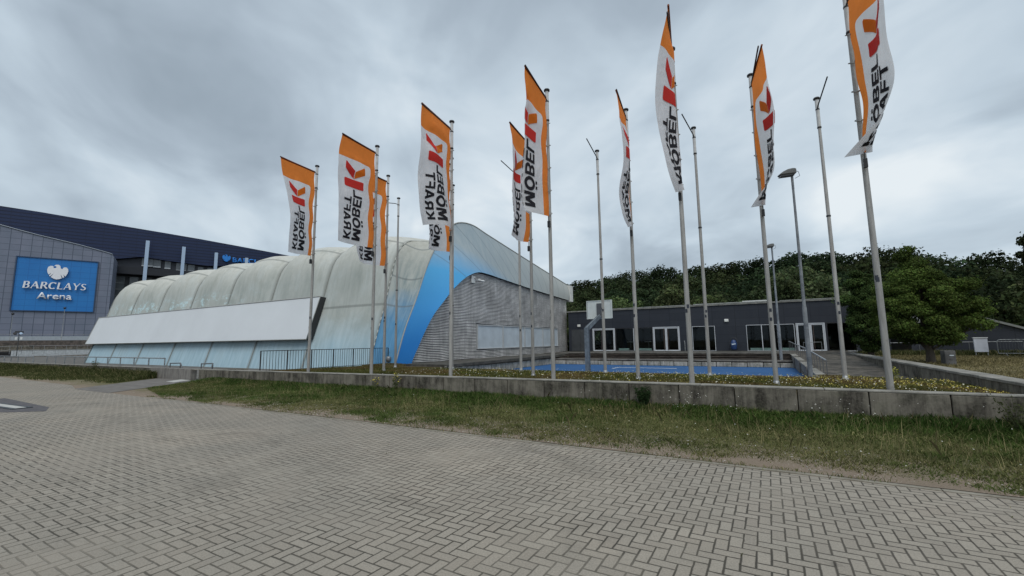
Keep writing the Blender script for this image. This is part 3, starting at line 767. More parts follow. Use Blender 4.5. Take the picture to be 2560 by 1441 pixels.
def glass_mat():
    mt, t, b = newmat('window_glass'); out = t.n['Material Output']
    gl = t.new('ShaderNodeBsdfGlossy'); gl.inputs['Roughness'].default_value = .03; gl.inputs[0].default_value = (.8, .85, .9, 1)
    tr = t.new('ShaderNodeBsdfTransparent'); tr.inputs[0].default_value = (.78, .82, .82, 1)
    fr = t.new('ShaderNodeFresnel'); fr.inputs[0].default_value = 1.45
    mx = t.new('ShaderNodeMixShader'); t.put(mx.inputs[0], t.math('MULTIPLY', fr.outputs[0], .45)); t.l.new(tr.outputs[0], mx.inputs[1]); t.l.new(gl.outputs[0], mx.inputs[2]); t.l.new(mx.outputs[0], out.inputs[0])
    return mt
M_GLASS = glass_mat(); M_WFRAME = simple('white_frame', (.50, .53, .57), .45, 0, .06); M_DFRAME = simple('dark_frame', (.03, .03, .035), .5)
lb = thing('low_building', 'long low dark panelled building with glazed front and white framed doors', 'building', (-16.0, 38, .74))
bx, by, bz_ = -16.0, 38.0, .74
X = lambda x: x - bx
Z0, ZD, ZT = 0., 1.98, 3.56
ops = [(-13.72, -11.68, 'door'), (-11.6, -8.45, 'win'), (-8.40, -6.27, 'door'), (-5.30, -3.62, 'win'), (-1.43, 1.68, 'win'), (1.76, 3.50, 'door'), (3.6, 5.2, 'win')]
g = MB(); xx = -16.05
for a, b, k in ops:
    if a - xx > .1: g.box(X(xx), 0, -.05, X(a), .3, ZD)
    xx = b
g.box(X(xx), 0, -.05, X(7.0), .3, ZD); g.box(X(-16.05), 0, ZD + .001, X(7.0), .3, ZT)
g.box(X(6.7), .301, -.05, X(7.0), 9, ZT); g.box(X(-16.05), 9.0, -.05, X(7.0), 9.3, ZT)
g.build('wall', M_PANEL, lb)
g = MB(); g.box(X(-16.2), -.10, ZT + .002, X(7.1), 9.4, ZT + .10); rf = g.build('roof', simple('roof_edge', (.22, .22, .205), .7, .2, .35, 3), lb)
for a, b, h in ((-12.3, -9.0, .05), (-9.0, -5.2, .06), (-5.1, .2, .085), (.9, 6.9, .05)):
    g = MB(); g.box(X(a), -.12, ZT + .104, X(b) - .03, .02, ZT + .104 + h); g.build('roof_flashing', simple('flashing', (.30, .31, .29), .5, .3, .35, 5), rf)
g = MB(); g.box(X(-1.6), 1.0, ZT + .104, X(.3), 2.2, ZT + .33); g.build('rooflight', simple('rooflight_white', (.6, .62, .62), .4), rf)
M_FLOOR = simple('interior_floor', (.10, .09, .08), .5); M_IN = simple('interior_wall', (.06, .055, .05), .8); M_PALEG = simple('pale_frosted', (.50, .62, .56), .5, 0, .1); M_RED = simple('dark_red_seat', (.10, .015, .012), .6)
g = MB(); g.box(X(-14), .35, .02, X(5.6), 6, .04); g.build('interior_floor', M_FLOOR, lb)
g = MB(); g.box(X(-14), 6, .02, X(5.6), 6.05, 2.6); g.build('interior_wall', M_IN, lb)
g = MB(); g.box(X(-14), .35, 2.3, X(5.6), 6, 2.34); g.build('ceiling', M_IN, lb)
def frame(a, b, z0, z1, wd, y0, y1, g):
    g.box(X(a), y0, z0, X(a) + wd, y1, z1); g.box(X(b) - wd, y0, z0, X(b), y1, z1)
    g.box(X(a) + wd, y0, z1 - wd, X(b) - wd, y1, z1); g.box(X(a) + wd, y0, z0, X(b) - wd, y1, z0 + wd * .6)
for a, b, k in ops:
    if k == 'door':
        mdl = (a + b) / 2
        g = MB(); frame(a, b, .0, ZD, .055, -.06, .12, g); df = g.build('door_frame', M_WFRAME, lb, bevel=.006)
        for p0, p1, sgn in ((a + .06, mdl - .003, 1), (mdl + .003, b - .06, -1)):
            g = MB(); frame(p0, p1, .03, ZD - .06, .085, -.03, .04, g); dr = g.build('door', M_WFRAME, lb, bevel=.005)
            g = MB(); g.box(X(p0) + .086, 0, .09, X(p1) - .086, .012, ZD - .15); g.build('pane', M_GLASS, dr)
            hx_ = X(mdl) - sgn * .17; g = MB(); g.tube([(hx_, -.09, .10), (hx_, -.09, 1.85)], .016, 6); g.box(hx_ - .01, -.09, .3, hx_ + .01, -.03, .32); g.box(hx_ - .01, -.09, 1.6, hx_ + .01, -.03, 1.62); g.build('handle', simple('brown_handle', (.12, .09, .08), .4), dr)
    else:
        n = {(-11.6): 2, (-5.30): 1, (-1.43): 3, 3.6: 1}[a]
        g = MB(); frame(a, b, .0, ZD - .02, .035, -.02, .06, g)
        wd = g.build('window', M_WFRAME if a in (-5.30, -1.43) else M_DFRAME, lb, bevel=.004)
        for i in range(1, n):
            xm = X(a) + (b - a) * i / n if a != -1.43 else X(-1.43) + (1.02 if i == 1 else 2.05)
            g = MB(); g.box(xm - .025, -.03, .04, xm + .025, .05, ZD - .06); g.build('mullion', M_WFRAME, wd)
        g = MB(); g.box(X(a) + .036, 0, .03, X(b) - .036, .012, ZD - .056); g.build('pane', M_GLASS, wd)
        g = MB(); g.box(X(a) - .02, -.09, -.02, X(b) + .02, -.021, .012); g.build('sill', M_WFRAME, wd)
def strip(a, b, z0=.05, z1=.22):
    g = MB(); g.box(X(a), .09, z0, X(b), .13, z1); g.build('frosted_strip', M_PALEG, lb)
strip(-11.4, -10.5); strip(-10.0, -8.6); strip(-1.25, -.45); strip(-.38, .45); strip(.7, 1.6)
for x_ in (-10.9, -9.3):
    th = thing('table', 'pale round bistro table behind the glass ' + ('left pane beside the doors' if x_ < -10 else 'right pane beside the doors'), 'table', (x_, 40.2, .78), 0, 'tables inside the dark building')
    g = MB(); g.lathe([(.34, .70), (.36, .72), (.34, .74)], (0, 0), 18); g.build('table_top', simple('table_white', (.65, .66, .64), .5), th)
    g = MB(); g.lathe([(.22, 0), (.2, .03), (.03, .05), (.025, .69)], (0, 0), 12); g.build('leg', M_GALV, th)
th = thing('wall_lamp', 'small white box lamp on dark wall above closed grey door', 'wall lamp', (-15.0, 37.99, 3.02), 0, 'box lamps on the dark building')
g = MB(); g.box(-.14, -.12, -.09, .14, -.0, .12); g.build('lamp_cover', simple('lamp_cover_white', (.7, .71, .68), .4), th, bevel=.02)
g = MB(); g.box(-.16, -.03, -.11, .16, .0, .14); g.build('back_plate', M_GALV, th)
th2 = copy_tree(th); th2.location = (-2.75, 37.99, 3.08); th2['label'] = 'small white box lamp on dark wall above the blue waste bin'
# grey double service door at the left corner
g = MB(); g.box(X(-15.75), -.035, .0, X(-14.95), -.002, 1.95); g.box(X(-14.93), -.035, .0, X(-14.1), -.002, 1.95); g.build('service_door', simple('dark_grey_door', (.045, .05, .055), .6, 0, .25, 2), lb)
th = thing('waste_bin', 'blue litter bin with hooped lid standing against dark wall', 'bin', (-2.33, 37.55, .74))
g = MB(); g.lathe([(.19, .12), (.21, .15), (.22, .55), (.20, .62), (.17, .74), (.10, .84)], (0, 0), 16); g.build('bin_body', simple('bin_blue', (.02, .05, .15), .4), th)
g = MB(); g.tube([(-.24, 0, .0), (-.25, 0, .8), (-.16, 0, .98), (0, 0, 1.04), (.16, 0, .98), (.25, 0, .8), (.24, 0, .0)], .02, 8); g.build('frame', M_DARKSTEEL, th)
g = MB(); g.prism([(-.10, .46), (.12, .50), (.16, .58), (-.14, .56)], -.235, -.215, 'y'); g.build('sticker', simple('bin_sticker', (.5, .6, .7), .5), th)
th = thing('pipe_post', 'thin bent pale pipe standing beside middle white doors', 'pipe', (-5.9, 37.9, .74))
g = MB(); g.tube([(0, 0, 0), (0, 0, .7), (-.03, .03, .82)], .035, 8); g.build('pipe', M_GALV, th)

# ------------------------------------------------------------------ ARENA behind on the left
AR = 67.7013
ar = thing('arena', 'huge event arena with grey tiled wing, navy roof band and blue sign', 'arena', (-151.17, 27.72, 0), R(AR))
def tile_mat():
    mt, t, b = newmat('grey_tile_cladding'); o_ = t.tc('Object'); x_, y_, z_ = t.sep(o_)
    a = t.math('FRACT', t.math('DIVIDE', t.math('ADD', x_, 100.93), 1.762)); c_ = t.math('FRACT', t.math('DIVIDE', t.math('SUBTRACT', z_, .05), 1.43))
    l_ = t.math('MAXIMUM', t.remap(t.math('MINIMUM', a, t.math('SUBTRACT', 1., a)), .018, .05, 1., 0.), t.remap(t.math('MINIMUM', c_, t.math('SUBTRACT', 1., c_)), .015, .05, .8, 0.))
    idd = t.white(t.comb(t.math('FLOOR', t.math('DIVIDE', t.math('ADD', x_, 100.93), 1.762)), t.math('FLOOR', t.math('DIVIDE', t.math('SUBTRACT', z_, .05), 1.43)), 0.))
    c = t.mix(idd, (.155, .175, .235), (.185, .205, .27))
    c = t.mix(t.remap(t.noise(o_, .25, 5), .4, .65, 0, .5), c, (.12, .15, .20))
    c = t.mix(t.math('MULTIPLY', l_, .8), c, (.045, .06, .09)); setb(t, b, c, .45, .1, .4); return mt
g = MB(); top = [(-30, 33.5), (-14, 32.0), (-2.4, 30.0), (.84, 29.15), (4.17, 28.35), (7.6, 27.65), (11.2, 26.9), (14.9, 25.95), (16.6, 25.5), (17.4, 25.2), (17.65, 24.6), (17.7, 23.6)]
g.prism(top + [(17.7, 2.5), (-30, 2.5)], 0, 9, 'y'); g.build('grey_wing', tile_mat(), ar, recalc=True)
g = MB(); g.tube([(a, -.08, b + .08) for a, b in top[:10]], .14, 6); g.build('parapet_trim', simple('parapet_trim', (.22, .25, .29), .4, .4), ar)
def signblue_mat():
    mt, t, b = newmat('sign_blue'); o_ = t.tc('Object'); x_, y_, z_ = t.sep(o_)
    a = t.math('FRACT', t.math('DIVIDE', t.math('ADD', x_, 100.93), 1.762)); c_ = t.math('FRACT', t.math('DIVIDE', t.math('SUBTRACT', z_, .05), 1.43))
    l_ = t.math('MAXIMUM', t.remap(t.math('MINIMUM', a, t.math('SUBTRACT', 1., a)), .015, .05, .8, 0.), t.remap(t.math('MINIMUM', c_, t.math('SUBTRACT', 1., c_)), .015, .05, 1., 0.))
    c = t.mix(t.noise(o_, .2, 4), (.012, .135, .42), (.022, .20, .52)); c = t.mix(t.math('MULTIPLY', l_, .4), c, (.008, .07, .25)); setb(t, b, c, .4, 0, .4); return mt
g = MB(); g.box(1.0, -.12, 10.4, 14.8, -.005, 22.9); sg = g.build('sign_panel', signblue_mat(), ar)
g = MB(); fr_ = ((.78, 10.2, 14.98, 10.39), (.78, 22.91, 14.98, 23.1), (.78, 10.39, .99, 22.91), (14.81, 10.39, 14.98, 22.91))
for a, b, c_, d_ in fr_: g.box(a, -.30, b, c_, -.006, d_)
g.build('sign_frame', simple('sign_frame_navy', (.03, .06, .12), .5), sg)

def text_bm(s_, bold=.0, res=4, shear=0.):
    """text as a flat mesh, normalised to its own box: x 0..1, y 0..1 ; returns bmesh and width/height"""
    cu = bpy.data.curves.new('txt', 'FONT'); cu.body = s_; cu.size = 1; cu.offset = bold; cu.resolution_u = res; cu.shear = shear; cu.space_character = 1.0
    ob = bpy.data.objects.new('txt', cu); COL.objects.link(ob); bpy.context.view_layer.update()
    me = bpy.data.meshes.new_from_object(ob.evaluated_get(bpy.context.evaluated_depsgraph_get()))
    bm = bmesh.new(); bm.from_mesh(me); bpy.data.objects.remove(ob); bpy.data.curves.remove(cu); bpy.data.meshes.remove(me)
    bmesh.ops.remove_doubles(bm, verts=bm.verts, dist=1e-4)
    return bm
def bbox(bm):
    xs = [v.co.x for v in bm.verts]; ys = [v.co.y for v in bm.verts]; return min(xs), max(xs), min(ys), max(ys)
def sign_text(s_, x0, x1, z0, z1, y, depth, mat, parent, bold=0., name='lettering', cap=None, flare=False):
    """flat raised letters; cap = height share of the body without descenders"""
    bm = text_bm(s_, bold)
    a, b, c_, d_ = bbox(bm)
    for v in bm.verts:
        v.co = Vector((x0 + (v.co.x - a) / (b - a) * (x1 - x0), y, z0 + (v.co.y - c_) / (d_ - c_) * (z1 - z0)))
    r = bmesh.ops.extrude_face_region(bm, geom=list(bm.faces))
    for v in [e for e in r['geom'] if isinstance(e, bmesh.types.BMVert)]: v.co.y -= depth
    bmesh.ops.recalc_face_normals(bm, faces=bm.faces)
    me = bpy.data.meshes.new(name); bm.to_mesh(me); bm.free(); me.materials.append(mat)
    o = bpy.data.objects.new(name, me); COL.objects.link(o); o.parent = parent; return o
M_LETTER = simple('letter_white', (.74, .76, .80), .4, 0, .04)
# serifed capitals drawn from stems, bars and arcs
def serif_letters(text, x0, x1, z0, z1, y, depth, mat, parent, italic=.12):
    H_ = z1 - z0; W = {'B': .72, 'A': .86, 'R': .78, 'C': .78, 'L': .62, 'Y': .80, 'S': .60}
    tot = sum(W[c_] for c_ in text) + .07 * (len(text) - 1); k = (x1 - x0) / tot; cx = x0
    for ch in text:
        polys = []; w_ = W[ch]
        def bar(p, q, a, b):  # tapered stroke from p to q with half widths a and b
            p = Vector(p); q = Vector(q); n_ = (q - p).normalized(); n_ = Vector((-n_.y, n_.x)); polys.append([p - n_ * a, q - n_ * b, q + n_ * b, p + n_ * a])
        def arc(cx_, cy_, rx_, ry_, t0, t1, a, n=14):
            for i in range(n):
                u0 = t0 + (t1 - t0) * i / n; u1 = t0 + (t1 - t0) * (i + 1) / n
                def th_(u_): return a * (.45 + .55 * abs(math.cos(u_)))
                P_ = lambda u_, s_: Vector((cx_ + (rx_ + s_ * th_(u_)) * math.cos(u_), cy_ + (ry_ + s_ * th_(u_)) * math.sin(u_)))
                polys.append([P_(u0, -1), P_(u1, -1), P_(u1, 1), P_(u0, 1)])
        S = .095
        def serif(xc, yb, wd=.15): polys.append([Vector((xc - wd, yb)), Vector((xc + wd, yb)), Vector((xc + S, yb + (.05 if yb < .5 else -.05))), Vector((xc - S, yb + (.05 if yb < .5 else -.05)))])
        if ch in 'BR': 
            bar((.15, 0), (.15, 1), S, S); serif(.15, 0); serif(.15, 1)
            polys.append([Vector((.15, .92)), Vector((.36, .92)), Vector((.36, 1)), Vector((.15, 1))]); polys.append([Vector((.15, .46)), Vector((.36, .46)), Vector((.36, .54)), Vector((.15, .54))])
            arc(.36, .73, .20, .23, -math.pi / 2, math.pi / 2, .10)
            if ch == 'B': polys.append([Vector((.15, 0)), Vector((.38, 0)), Vector((.38, .08)), Vector((.15, .08))]); arc(.38, .27, .23, .23, -math.pi / 2, math.pi / 2, .09)
            else: bar((.36, .50), (.74, .0), .07, .085)
        if ch == 'A': bar((.08, 0), (.42, 1), .04, .05); bar((.42, 1), (.76, 0), .09, .105); polys.append([Vector((.2, .30)), Vector((.64, .30)), Vector((.61, .38)), Vector((.22, .38))]); serif(.08, 0, .11); serif(.76, 0, .13)
        if ch == 'L': bar((.15, 0), (.15, 1), S, S); serif(.15, 1); polys.append([Vector((.04, 0)), Vector((.56, 0)), Vector((.60, .24)), Vector((.53, .09)), Vector((.10, .09))])
        if ch == 'C': arc(.42, .5, .34, .46, math.pi * .27, math.pi * 1.73, .105, 20); polys.append([Vector((.62, .80)), Vector((.70, .74)), Vector((.72, .98)), Vector((.66, .95))])
        if ch == 'Y': bar((.10, 1), (.40, .45), .075, .07); bar((.70, 1), (.40, .45), .045, .05); bar((.40, .5), (.40, 0), .075, .075); serif(.10, 1, .12); serif(.70, 1, .11); serif(.40, 0, .15)
        if ch == 'S': arc(.31, .74, .20, .21, math.pi * .2, math.pi * 1.35, .08, 12); arc(.29, .26, .22, .22, -math.pi * .85, math.pi * .38, .085, 14); bar((.20, .59), (.42, .42), .085, .085)
        g = MB()
        for i, pl_ in enumerate(polys):
            g.prism([(cx + (v.x + italic * (v.y - .5)) * k, z0 + v.y * H_) for v in pl_], y - depth - i * .002, y, 'y')
        g.build('letter', mat, parent, recalc=True); cx += (w_ + .07) * k
serif_letters('BARCLAYS', 2.45, 13.2, 15.62, 17.22, -.42, .22, M_LETTER, sg, .10)
sign_text('Arena', 4.9, 10.85, 13.12, 14.72, -.42, .2, M_LETTER, sg, .012)
# spread eagle emblem, mirrored half outline
EAG = [(1150,825),(1185,835),(1203,865),(1205,885),(1225,905),(1255,903),(1252,885),(1285,868),(1325,872),(1355,900),(1365,945),(1350,1000),(1318,1055),(1268,1015),(1300,1066),(1270,1086),(1216,1010),(1250,1094),(1205,1112),(1150,1122),(1095,1110),(1032,1078),(1090,1000),(1016,1066),(998,1048),(1036,1000),(985,1030),(960,985),(950,935),(962,885),(1000,858),(1045,856),(1072,872),(1062,892),(1085,898),(1120,890),(1128,872),(1100,852),(1076,862),(1090,838),(1115,828)]
def eagle(cx_, cz_, s_, y, depth, mat, parent):
    right = [((a - 1157) / 207, -(b - 972) / 148) for a, b in EAG]; left = []
    poly = [Vector((cx_ + x_ * s_, 0, cz_ + z_ * s_ * 1.0)) for x_, z_ in right + left]
    bm = bmesh.new(); vs_ = [bm.verts.new((p.x, y, p.z)) for p in poly]; f_ = bm.faces.new(vs_)
    r = bmesh.ops.extrude_face_region(bm, geom=[f_])
    for v in [e for e in r['geom'] if isinstance(e, bmesh.types.BMVert)]: v.co.y -= depth
    bmesh.ops.triangulate(bm, faces=bm.faces); bmesh.ops.recalc_face_normals(bm, faces=bm.faces)
    me = bpy.data.meshes.new('emblem'); bm.to_mesh(me); bm.free(); me.materials.append(mat); o = bpy.data.objects.new('emblem', me); COL.objects.link(o); o.parent = parent
eagle(7.93, 19.78, 1.80, -.42, .22, M_LETTER, sg)

def navy_mat():
    mt, t, b = newmat('navy_ribbed_cladding'); o_ = t.tc('Object'); x_, y_, z_ = t.sep(o_)
    c_ = t.math('FRACT', t.math('DIVIDE', z_, .9)); l_ = t.remap(t.math('MINIMUM', c_, t.math('SUBTRACT', 1., c_)), .05, .2, 1., 0.)
    a = t.math('FRACT', t.math('DIVIDE', x_, 3.5)); l2 = t.remap(t.math('MINIMUM', a, t.math('SUBTRACT', 1., a)), .01, .03, .5, 0.)
    c = t.mix(t.noise(o_, .15, 4), (.010, .019, .058), (.016, .030, .080)); c = t.mix(t.math('MAXIMUM', l_, l2), c, (.006, .010, .03)); setb(t, b, c, .5, .1, .35); return mt
M_NAVY = navy_mat()
g = MB(); nt = [(-40, 38.8), (-5.5, 37.15), (1.4, 36.8), (9, 36.2), (17.1, 35.6), (26, 34.95), (35.6, 34.2), (46.2, 33.2), (62.1, 31.6), (90, 28.8)]
g.prism(nt + [(90, 27.4), (62, 28.0), (46, 26.9), (38, 26.0), (29, 26.6), (22.1, 27.15), (17, 26.0), (-40, 26.0)], 12, 60, 'y'); g.build('roof_band', M_NAVY, ar, recalc=True)
g = MB(); g.prism([(-40, 22), (90, 22), (90, 27.3), (62, 27.9), (46, 26.8), (38, 25.9), (29, 26.5), (22.1, 27.05), (17, 25.9), (-40, 25.9)], 13.2, 58, 'y'); g.build('upper_storey', simple('upper_wall_dark', (.022, .026, .038), .5), ar, recalc=True)
M_AGL = simple('arena_glazing', (.11, .125, .14), .25, .1, .3, .5, .6)
for a, b, z0, z1 in ((22.5, 25.0, 24.6, 27.0), (25.1, 26.8, 24.5, 26.9), (27.7, 29.1, 24.3, 26.6), (30.4, 32.9, 23.9, 26.4), (33.2, 34.9, 23.9, 26.1), (35.7, 37.1, 23.6, 25.6), (38.1, 39.9, 23.5, 25.6)):
    g = MB(); g.box(a, 12.9, z0, b, 13.18, z1); wn = g.build('window', M_AGL, ar)
    g = MB(); g.box(a, 12.7, z0, b, 12.88, z0 + .35); g.build('sill', simple('arena_sill', (.38, .41, .44), .5), wn)
g = MB(); g.box(17, 9.5, 21.7, 90, 57, 23.7); g.build('canopy', simple('canopy_dark', (.012, .015, .022), .6), ar)
g = MB(); g.box(17, 13.5, 2, 90, 57, 21.6); g.build('lower_wall', simple('lower_wall', (.055, .062, .07), .5), ar)
for k in range(9):
    a = 17.3 + k * 2.9
    g = MB(); g.box(a, 13.0, 14, a + 1.9, 13.4, 21.4); wn = g.build('window', simple('arena_glazing_low', (.085, .10, .11), .3, .1, .35, .6) if k % 2 == 0 else M_AGL, ar)
    for zz in (15.8, 17.6, 19.4): 
        g = MB(); g.box(a, 12.9, zz, a + 1.9, 12.99, zz + .12); g.build('glazing_bar', M_GALV, wn)
M_FIN = simple('white_blue_fin', (.36, .47, .62), .4, 0, .05)
for a, zt in ((23.6, 31.55), (31.9, 30.8), (39.95, 29.95), (48, 29.2)):
    g = MB(); g.box(a - .42, 9.2, 6, a + .42, 10.1, zt); g.build('column', M_FIN, ar, bevel=.03)
M_LBLUE = simple('letter_blue', (.02, .20, .62), .4)
holder = ar
eagle(42.75, 28.9, 1.12, 11.5, .2, M_LBLUE, ar)
sign_text('BARCLAYS', 44.4, 55.5, 27.75, 29.3, 11.6, .2, M_LBLUE, ar, .02)
g = MB(); g.box(49.5, 20, 33.0, 52, 24, 33.75); g.build('roof_unit', M_GALV, ar)
# low works in front of the arena
fp = thing('plaza_parapet', 'pale parapet with thin rail above the arena forecourt', 'parapet', (-151.17, 27.72, 0), R(AR))
g = MB(); g.box(-30, -2.4, 3.3, 24, -2.0, 4.3); g.build('parapet_band', simple('parapet_grey', (.30, .34, .38), .6, 0, .12), fp)
for zz in (4.72,):
    g = MB(); g.tube([(-30, -2.2, zz), (24, -2.2, zz)], .045, 6); g.build('top_rail', M_GALV, fp)
for k in range(14):
    g = MB(); g.tube([(-28 + k * 3.8, -2.2, 4.3), (-28 + k * 3.8, -2.2, 4.72)], .05, 6); g.build('post', M_GALV, fp)
g = MB(); g.box(-30, -7, -.1, 24, -2.41, 3.28); g.build('stone_base', concrete('rubble_stone', (.12, .10, .09), (.045, .042, .038), .2, .5), fp)
em = thing('embankment_wall', 'dark stepped embankment wall below the arena parapet', 'wall', (-151.17, 27.72, 0), R(AR))
g = MB(); g.box(-30, -11, -.1, 6.6, -7.5, 2.2); g.box(6.6, -11, -.1, 26, -7.5, 1.75); g.build('wall_block', M_WALL, em)
g = MB(); g.box(-30, -30, -.1, 26, -11.01, .9); g.build('gap_shade_block', simple('gap_shade_black', (.012, .012, .013), .9), em)  # solid block coloured black to paint the shade of an open gap
wb = thing('corrugated_barrier', 'long low white corrugated barrier left of the membrane hall', 'barrier', (-151.17, 27.72, 0), R(AR))
g = MB()
for k in range(75): g.box(7.9 + k * .16, -30.4 - (.04 if k % 2 else 0), .12, 7.9 + k * .16 + .158, -30.2, 1.22)
g.build('barrier_sheet', simple('barrier_white', (.42, .45, .47), .5, .1, .2), wb)
g = MB(); g.box(7.8, -30.5, 1.23, 20, -30.15, 1.34); g.build('top_rail', M_WALLTOP, wb)
rp = thing('concrete_ramp', 'pale concrete ramp in front of the white corrugated barrier', 'ramp', (-151.17, 27.72, 0), R(AR))
g = MB(); g.prism([(3, -.4), (9.3, .05), (20, .28), (20, -2), (3, -2)], -34.5, -31, 'y'); g.build('ramp_wall', M_WALLIGHT, rp, recalc=True)
rl = thing('ramp_railing', 'thin grey railing with upright posts above the white corrugated barrier', 'railing', (-151.17, 27.72, 0), R(AR))
g = MB(); g.tube([(3.5, -32, 1.6), (7.9, -32, 1.98), (18.5, -32, 2.02)], .035, 6); g.tube([(3.5, -32, .8), (8.2, -32, 1.3)], .03, 6); g.build('rail', M_GALV, rl)
for k in range(8):
    g = MB(); g.tube([(8.0 + k * 1.45, -32, .5), (8.0 + k * 1.45, -32, 2.0)], .03, 6); g.build('post', M_GALV, rl)
cp = thing('camera_mast', 'short mast with round floodlights and white boxes before arena', 'mast', (-151.17, 27.72, 0), R(AR))
g = MB(); g.tube([(9.7, -36, -.5), (9.7, -36, 4.6)], .05, 8); g.build('mast', M_DARKSTEEL, cp)
g = MB(); g.box(9.2, -36.2, 4.3, 10.2, -35.9, 4.6); g.build('cross_arm', M_DARKSTEEL, cp)
for q in (9.2, 9.95): 
    g = MB(); g.tube([(q, -36.3, 4.2), (q, -35.9, 4.1)], .2, 12); g.build('lamp_head', M_BLACK if q < 9.5 else M_FIN, cp)
for q in (9.42, 10.05):
    g = MB(); g.box(q - .14, -36.2, 3.1, q + .14, -35.95, 3.55); g.build('control_box', simple('unit_white3', (.6, .62, .62), .5), cp)
for s_, lb_, z1 in ((2.4, 'slender dark lamp post before the left edge of blue arena sign', 9.0), (10.5, 'slender dark lamp post before the middle of blue arena sign', 10.6)):
    lp = thing('street_lamp', lb_, 'street lamp', (-151.17 + .3794 * s_ + .9252 * 5, 27.72 + .9252 * s_ - .3794 * 5, 1.0), R(AR), 'lamp posts before the arena')
    g = MB(); g.lathe([(.25, 0), (.22, 1.2), (.07, 1.4), (.05, z1 - 1)], (0, 0), 8); g.build('pole', M_GALV, lp)
    g = MB(); g.lathe([(.05, z1 - 1), (.25, z1 - .9), (.28, z1 - .7), (.1, z1 - .55)], (0, 0), 12); g.build('lamp_head', M_BLACK, lp)
# railings behind the left wall
def railing(name, label, x0, x1, y, z0, z1, n, mat, r=.03):
    th = thing(name, label, 'railing', (x0, y, 0), 0, 'metal railings')
    g = MB(); g.tube([(0, 0, z1), (x1 - x0, 0, z1)], r, 8); g.build('top_rail', mat, th)
    for k in range(n):
        xx = (x1 - x0) * k / (n - 1); g = MB(); g.tube([(xx, 0, z0), (xx, 0, z1)], r, 6); g.build('post', mat, th)
    return th
railing('railing', 'long grey railing with square posts behind the dark left wall', -59.5, -35.45, 14, .0, .83, 11, M_GALV, .04)
railing('railing', 'short railing at the far left edge above tall grass', -72, -54.5, 12, .0, .88, 9, M_GALV, .04)
th = thing('stair_rail', 'pair of bent grey handrails sinking behind the pale wall section', 'handrail', (-37.1, 15, 0))
for a, b, c_, d_ in ((0, 1.5, 3.1, 0), (3.5, 5.0, 5.8, .4)):
    g = MB(); g.tube([(a, d_, .42), (b, d_, .46), (c_, d_ - .5, .05), (c_, d_ - .5, -.02)], .04, 8); g.tube([(a, d_, .42), (a, d_, -.02)], .035, 6); g.tube([(b, d_, .46), (b, d_, -.02)], .035, 6); g.build('rail_tube', M_RAIL, th)
th = thing('sloping_kerb', 'low dark concrete wedge behind the pale wall near the hall', 'kerb', (-30, 14.2, 0))
g = MB(); g.prism([(0, 0), (0, .2), (3.0, .28), (3.4, .16), (3.4, 0)], 0, .6, 'y'); g.build('wedge', M_WALL, th, recalc=True)
# black barred fence beside the bed
th = thing('barred_fence', 'black vertical bar fence between the bed and the membrane hall', 'fence', (-19.05, 11.0, 0))
ys = [0.02 + k * 1.23 for k in range(7)]
for k, y_ in enumerate(ys):
    g = MB(); g.box(-.02, y_ - .02, .35, .02, y_ + .02, 1.40); g.build('post', M_BLACK, th)
g = MB(); g.box(-.022, .04, 1.372, .022, ys[-1] - .021, 1.402); g.build('top_rail', M_BLACK, th)
g = MB(); g.box(-.012, .04, .50, .012, ys[-1] - .021, .525); g.build('bottom_rail', M_BLACK, th)
for k in range(6):
    for q in range(1, 9):
        y_ = ys[k] + q * 1.23 / 9; g = MB(); g.box(-.007, y_ - .007, .526, .007, y_ + .007, 1.371); g.build('bar', M_BLACK, th)
# ------------------------------------------------------------------ FLAGPOLES
AV = Vector((.12, -.993)); PV = Vector((-.993, -.12))      # along the arm / across it
ARM_AZ = math.atan2(AV.y, AV.x)
def make_pole(x, y, flagged, label, group, arm_az=ARM_AZ, arm=True):
    zb = .44; H_ = 9.05 - zb
    th = thing('flagpole', label, 'flagpole', (x, y, zb), arm_az, group)
    g = MB(); g.tube([(0, 0, 0), (0, 0, H_ * .3), (0, 0, H_ - .98)], [.059, .055, .042], 16); g.build('pole', M_POLE, th)
    g = MB(); g.tube([(0, 0, H_ - .979), (0, 0, H_ - .05)], .051, 16); g.build('sleeve', M_SLEEVE, th)
    g = MB(); g.lathe([(.052, H_ - .99), (.058, H_ - .985), (.058, H_ - .945), (.052, H_ - .94)], (0, 0), 16); g.build('collar_band', M_BLACK, th)
    g = MB(); g.lathe([(.052, H_ - .40), (.057, H_ - .395), (.057, H_ - .36), (.052, H_ - .355)], (0, 0), 16); g.build('collar_band', M_BLACK, th)
    g = MB(); g.lathe([(.045, H_ - .06), (.085, H_ - .045), (.09, H_ - .01), (.075, H_ + .012), (.02, H_ + .02)], (0, 0), 18); g.build('cap', M_BLACK, th)
    g = MB(); g.lathe([(.13, -.03), (.13, .035), (.075, .045), (.068, .12), (.060, .13)], (0, 0), 16); g.build('footing', M_GALV, th)
    if arm:
        g = MB(); g.tube([(.04, 0, H_ - .34), (.16, 0, H_ - .31), (1.74, 0, H_ - .28)], .019, 8); g.build('arm', M_BLACK, th)
    rnd = random.Random(int(x * 100 + y * 7))
    for k in range(2):
        z = 1.55 + rnd.random() * .8 + k * .22; a0 = rnd.uniform(-2.6, -1.0) - arm_az; vs = []
        for zz in (z, z + .09):
            for q in range(5):
                a = a0 + (q - 2) * .25; rr = .0595; vs.append((rr * math.cos(a), rr * math.sin(a), zz))
        g = MB(); g.add(vs, [(q, q + 1, q + 6, q + 5) for q in range(4)]); g.build('sticker', M_STICKER, th)
    if not flagged and rnd.random() < .6:
        z = rnd.uniform(2.8, 5); g = MB(); g.lathe([(.05, z), (.06, z + .005), (.06, z + .05), (.05, z + .055)], (0, 0), 14); g.build('clamp_band', M_DARKSTEEL, th)
    return th
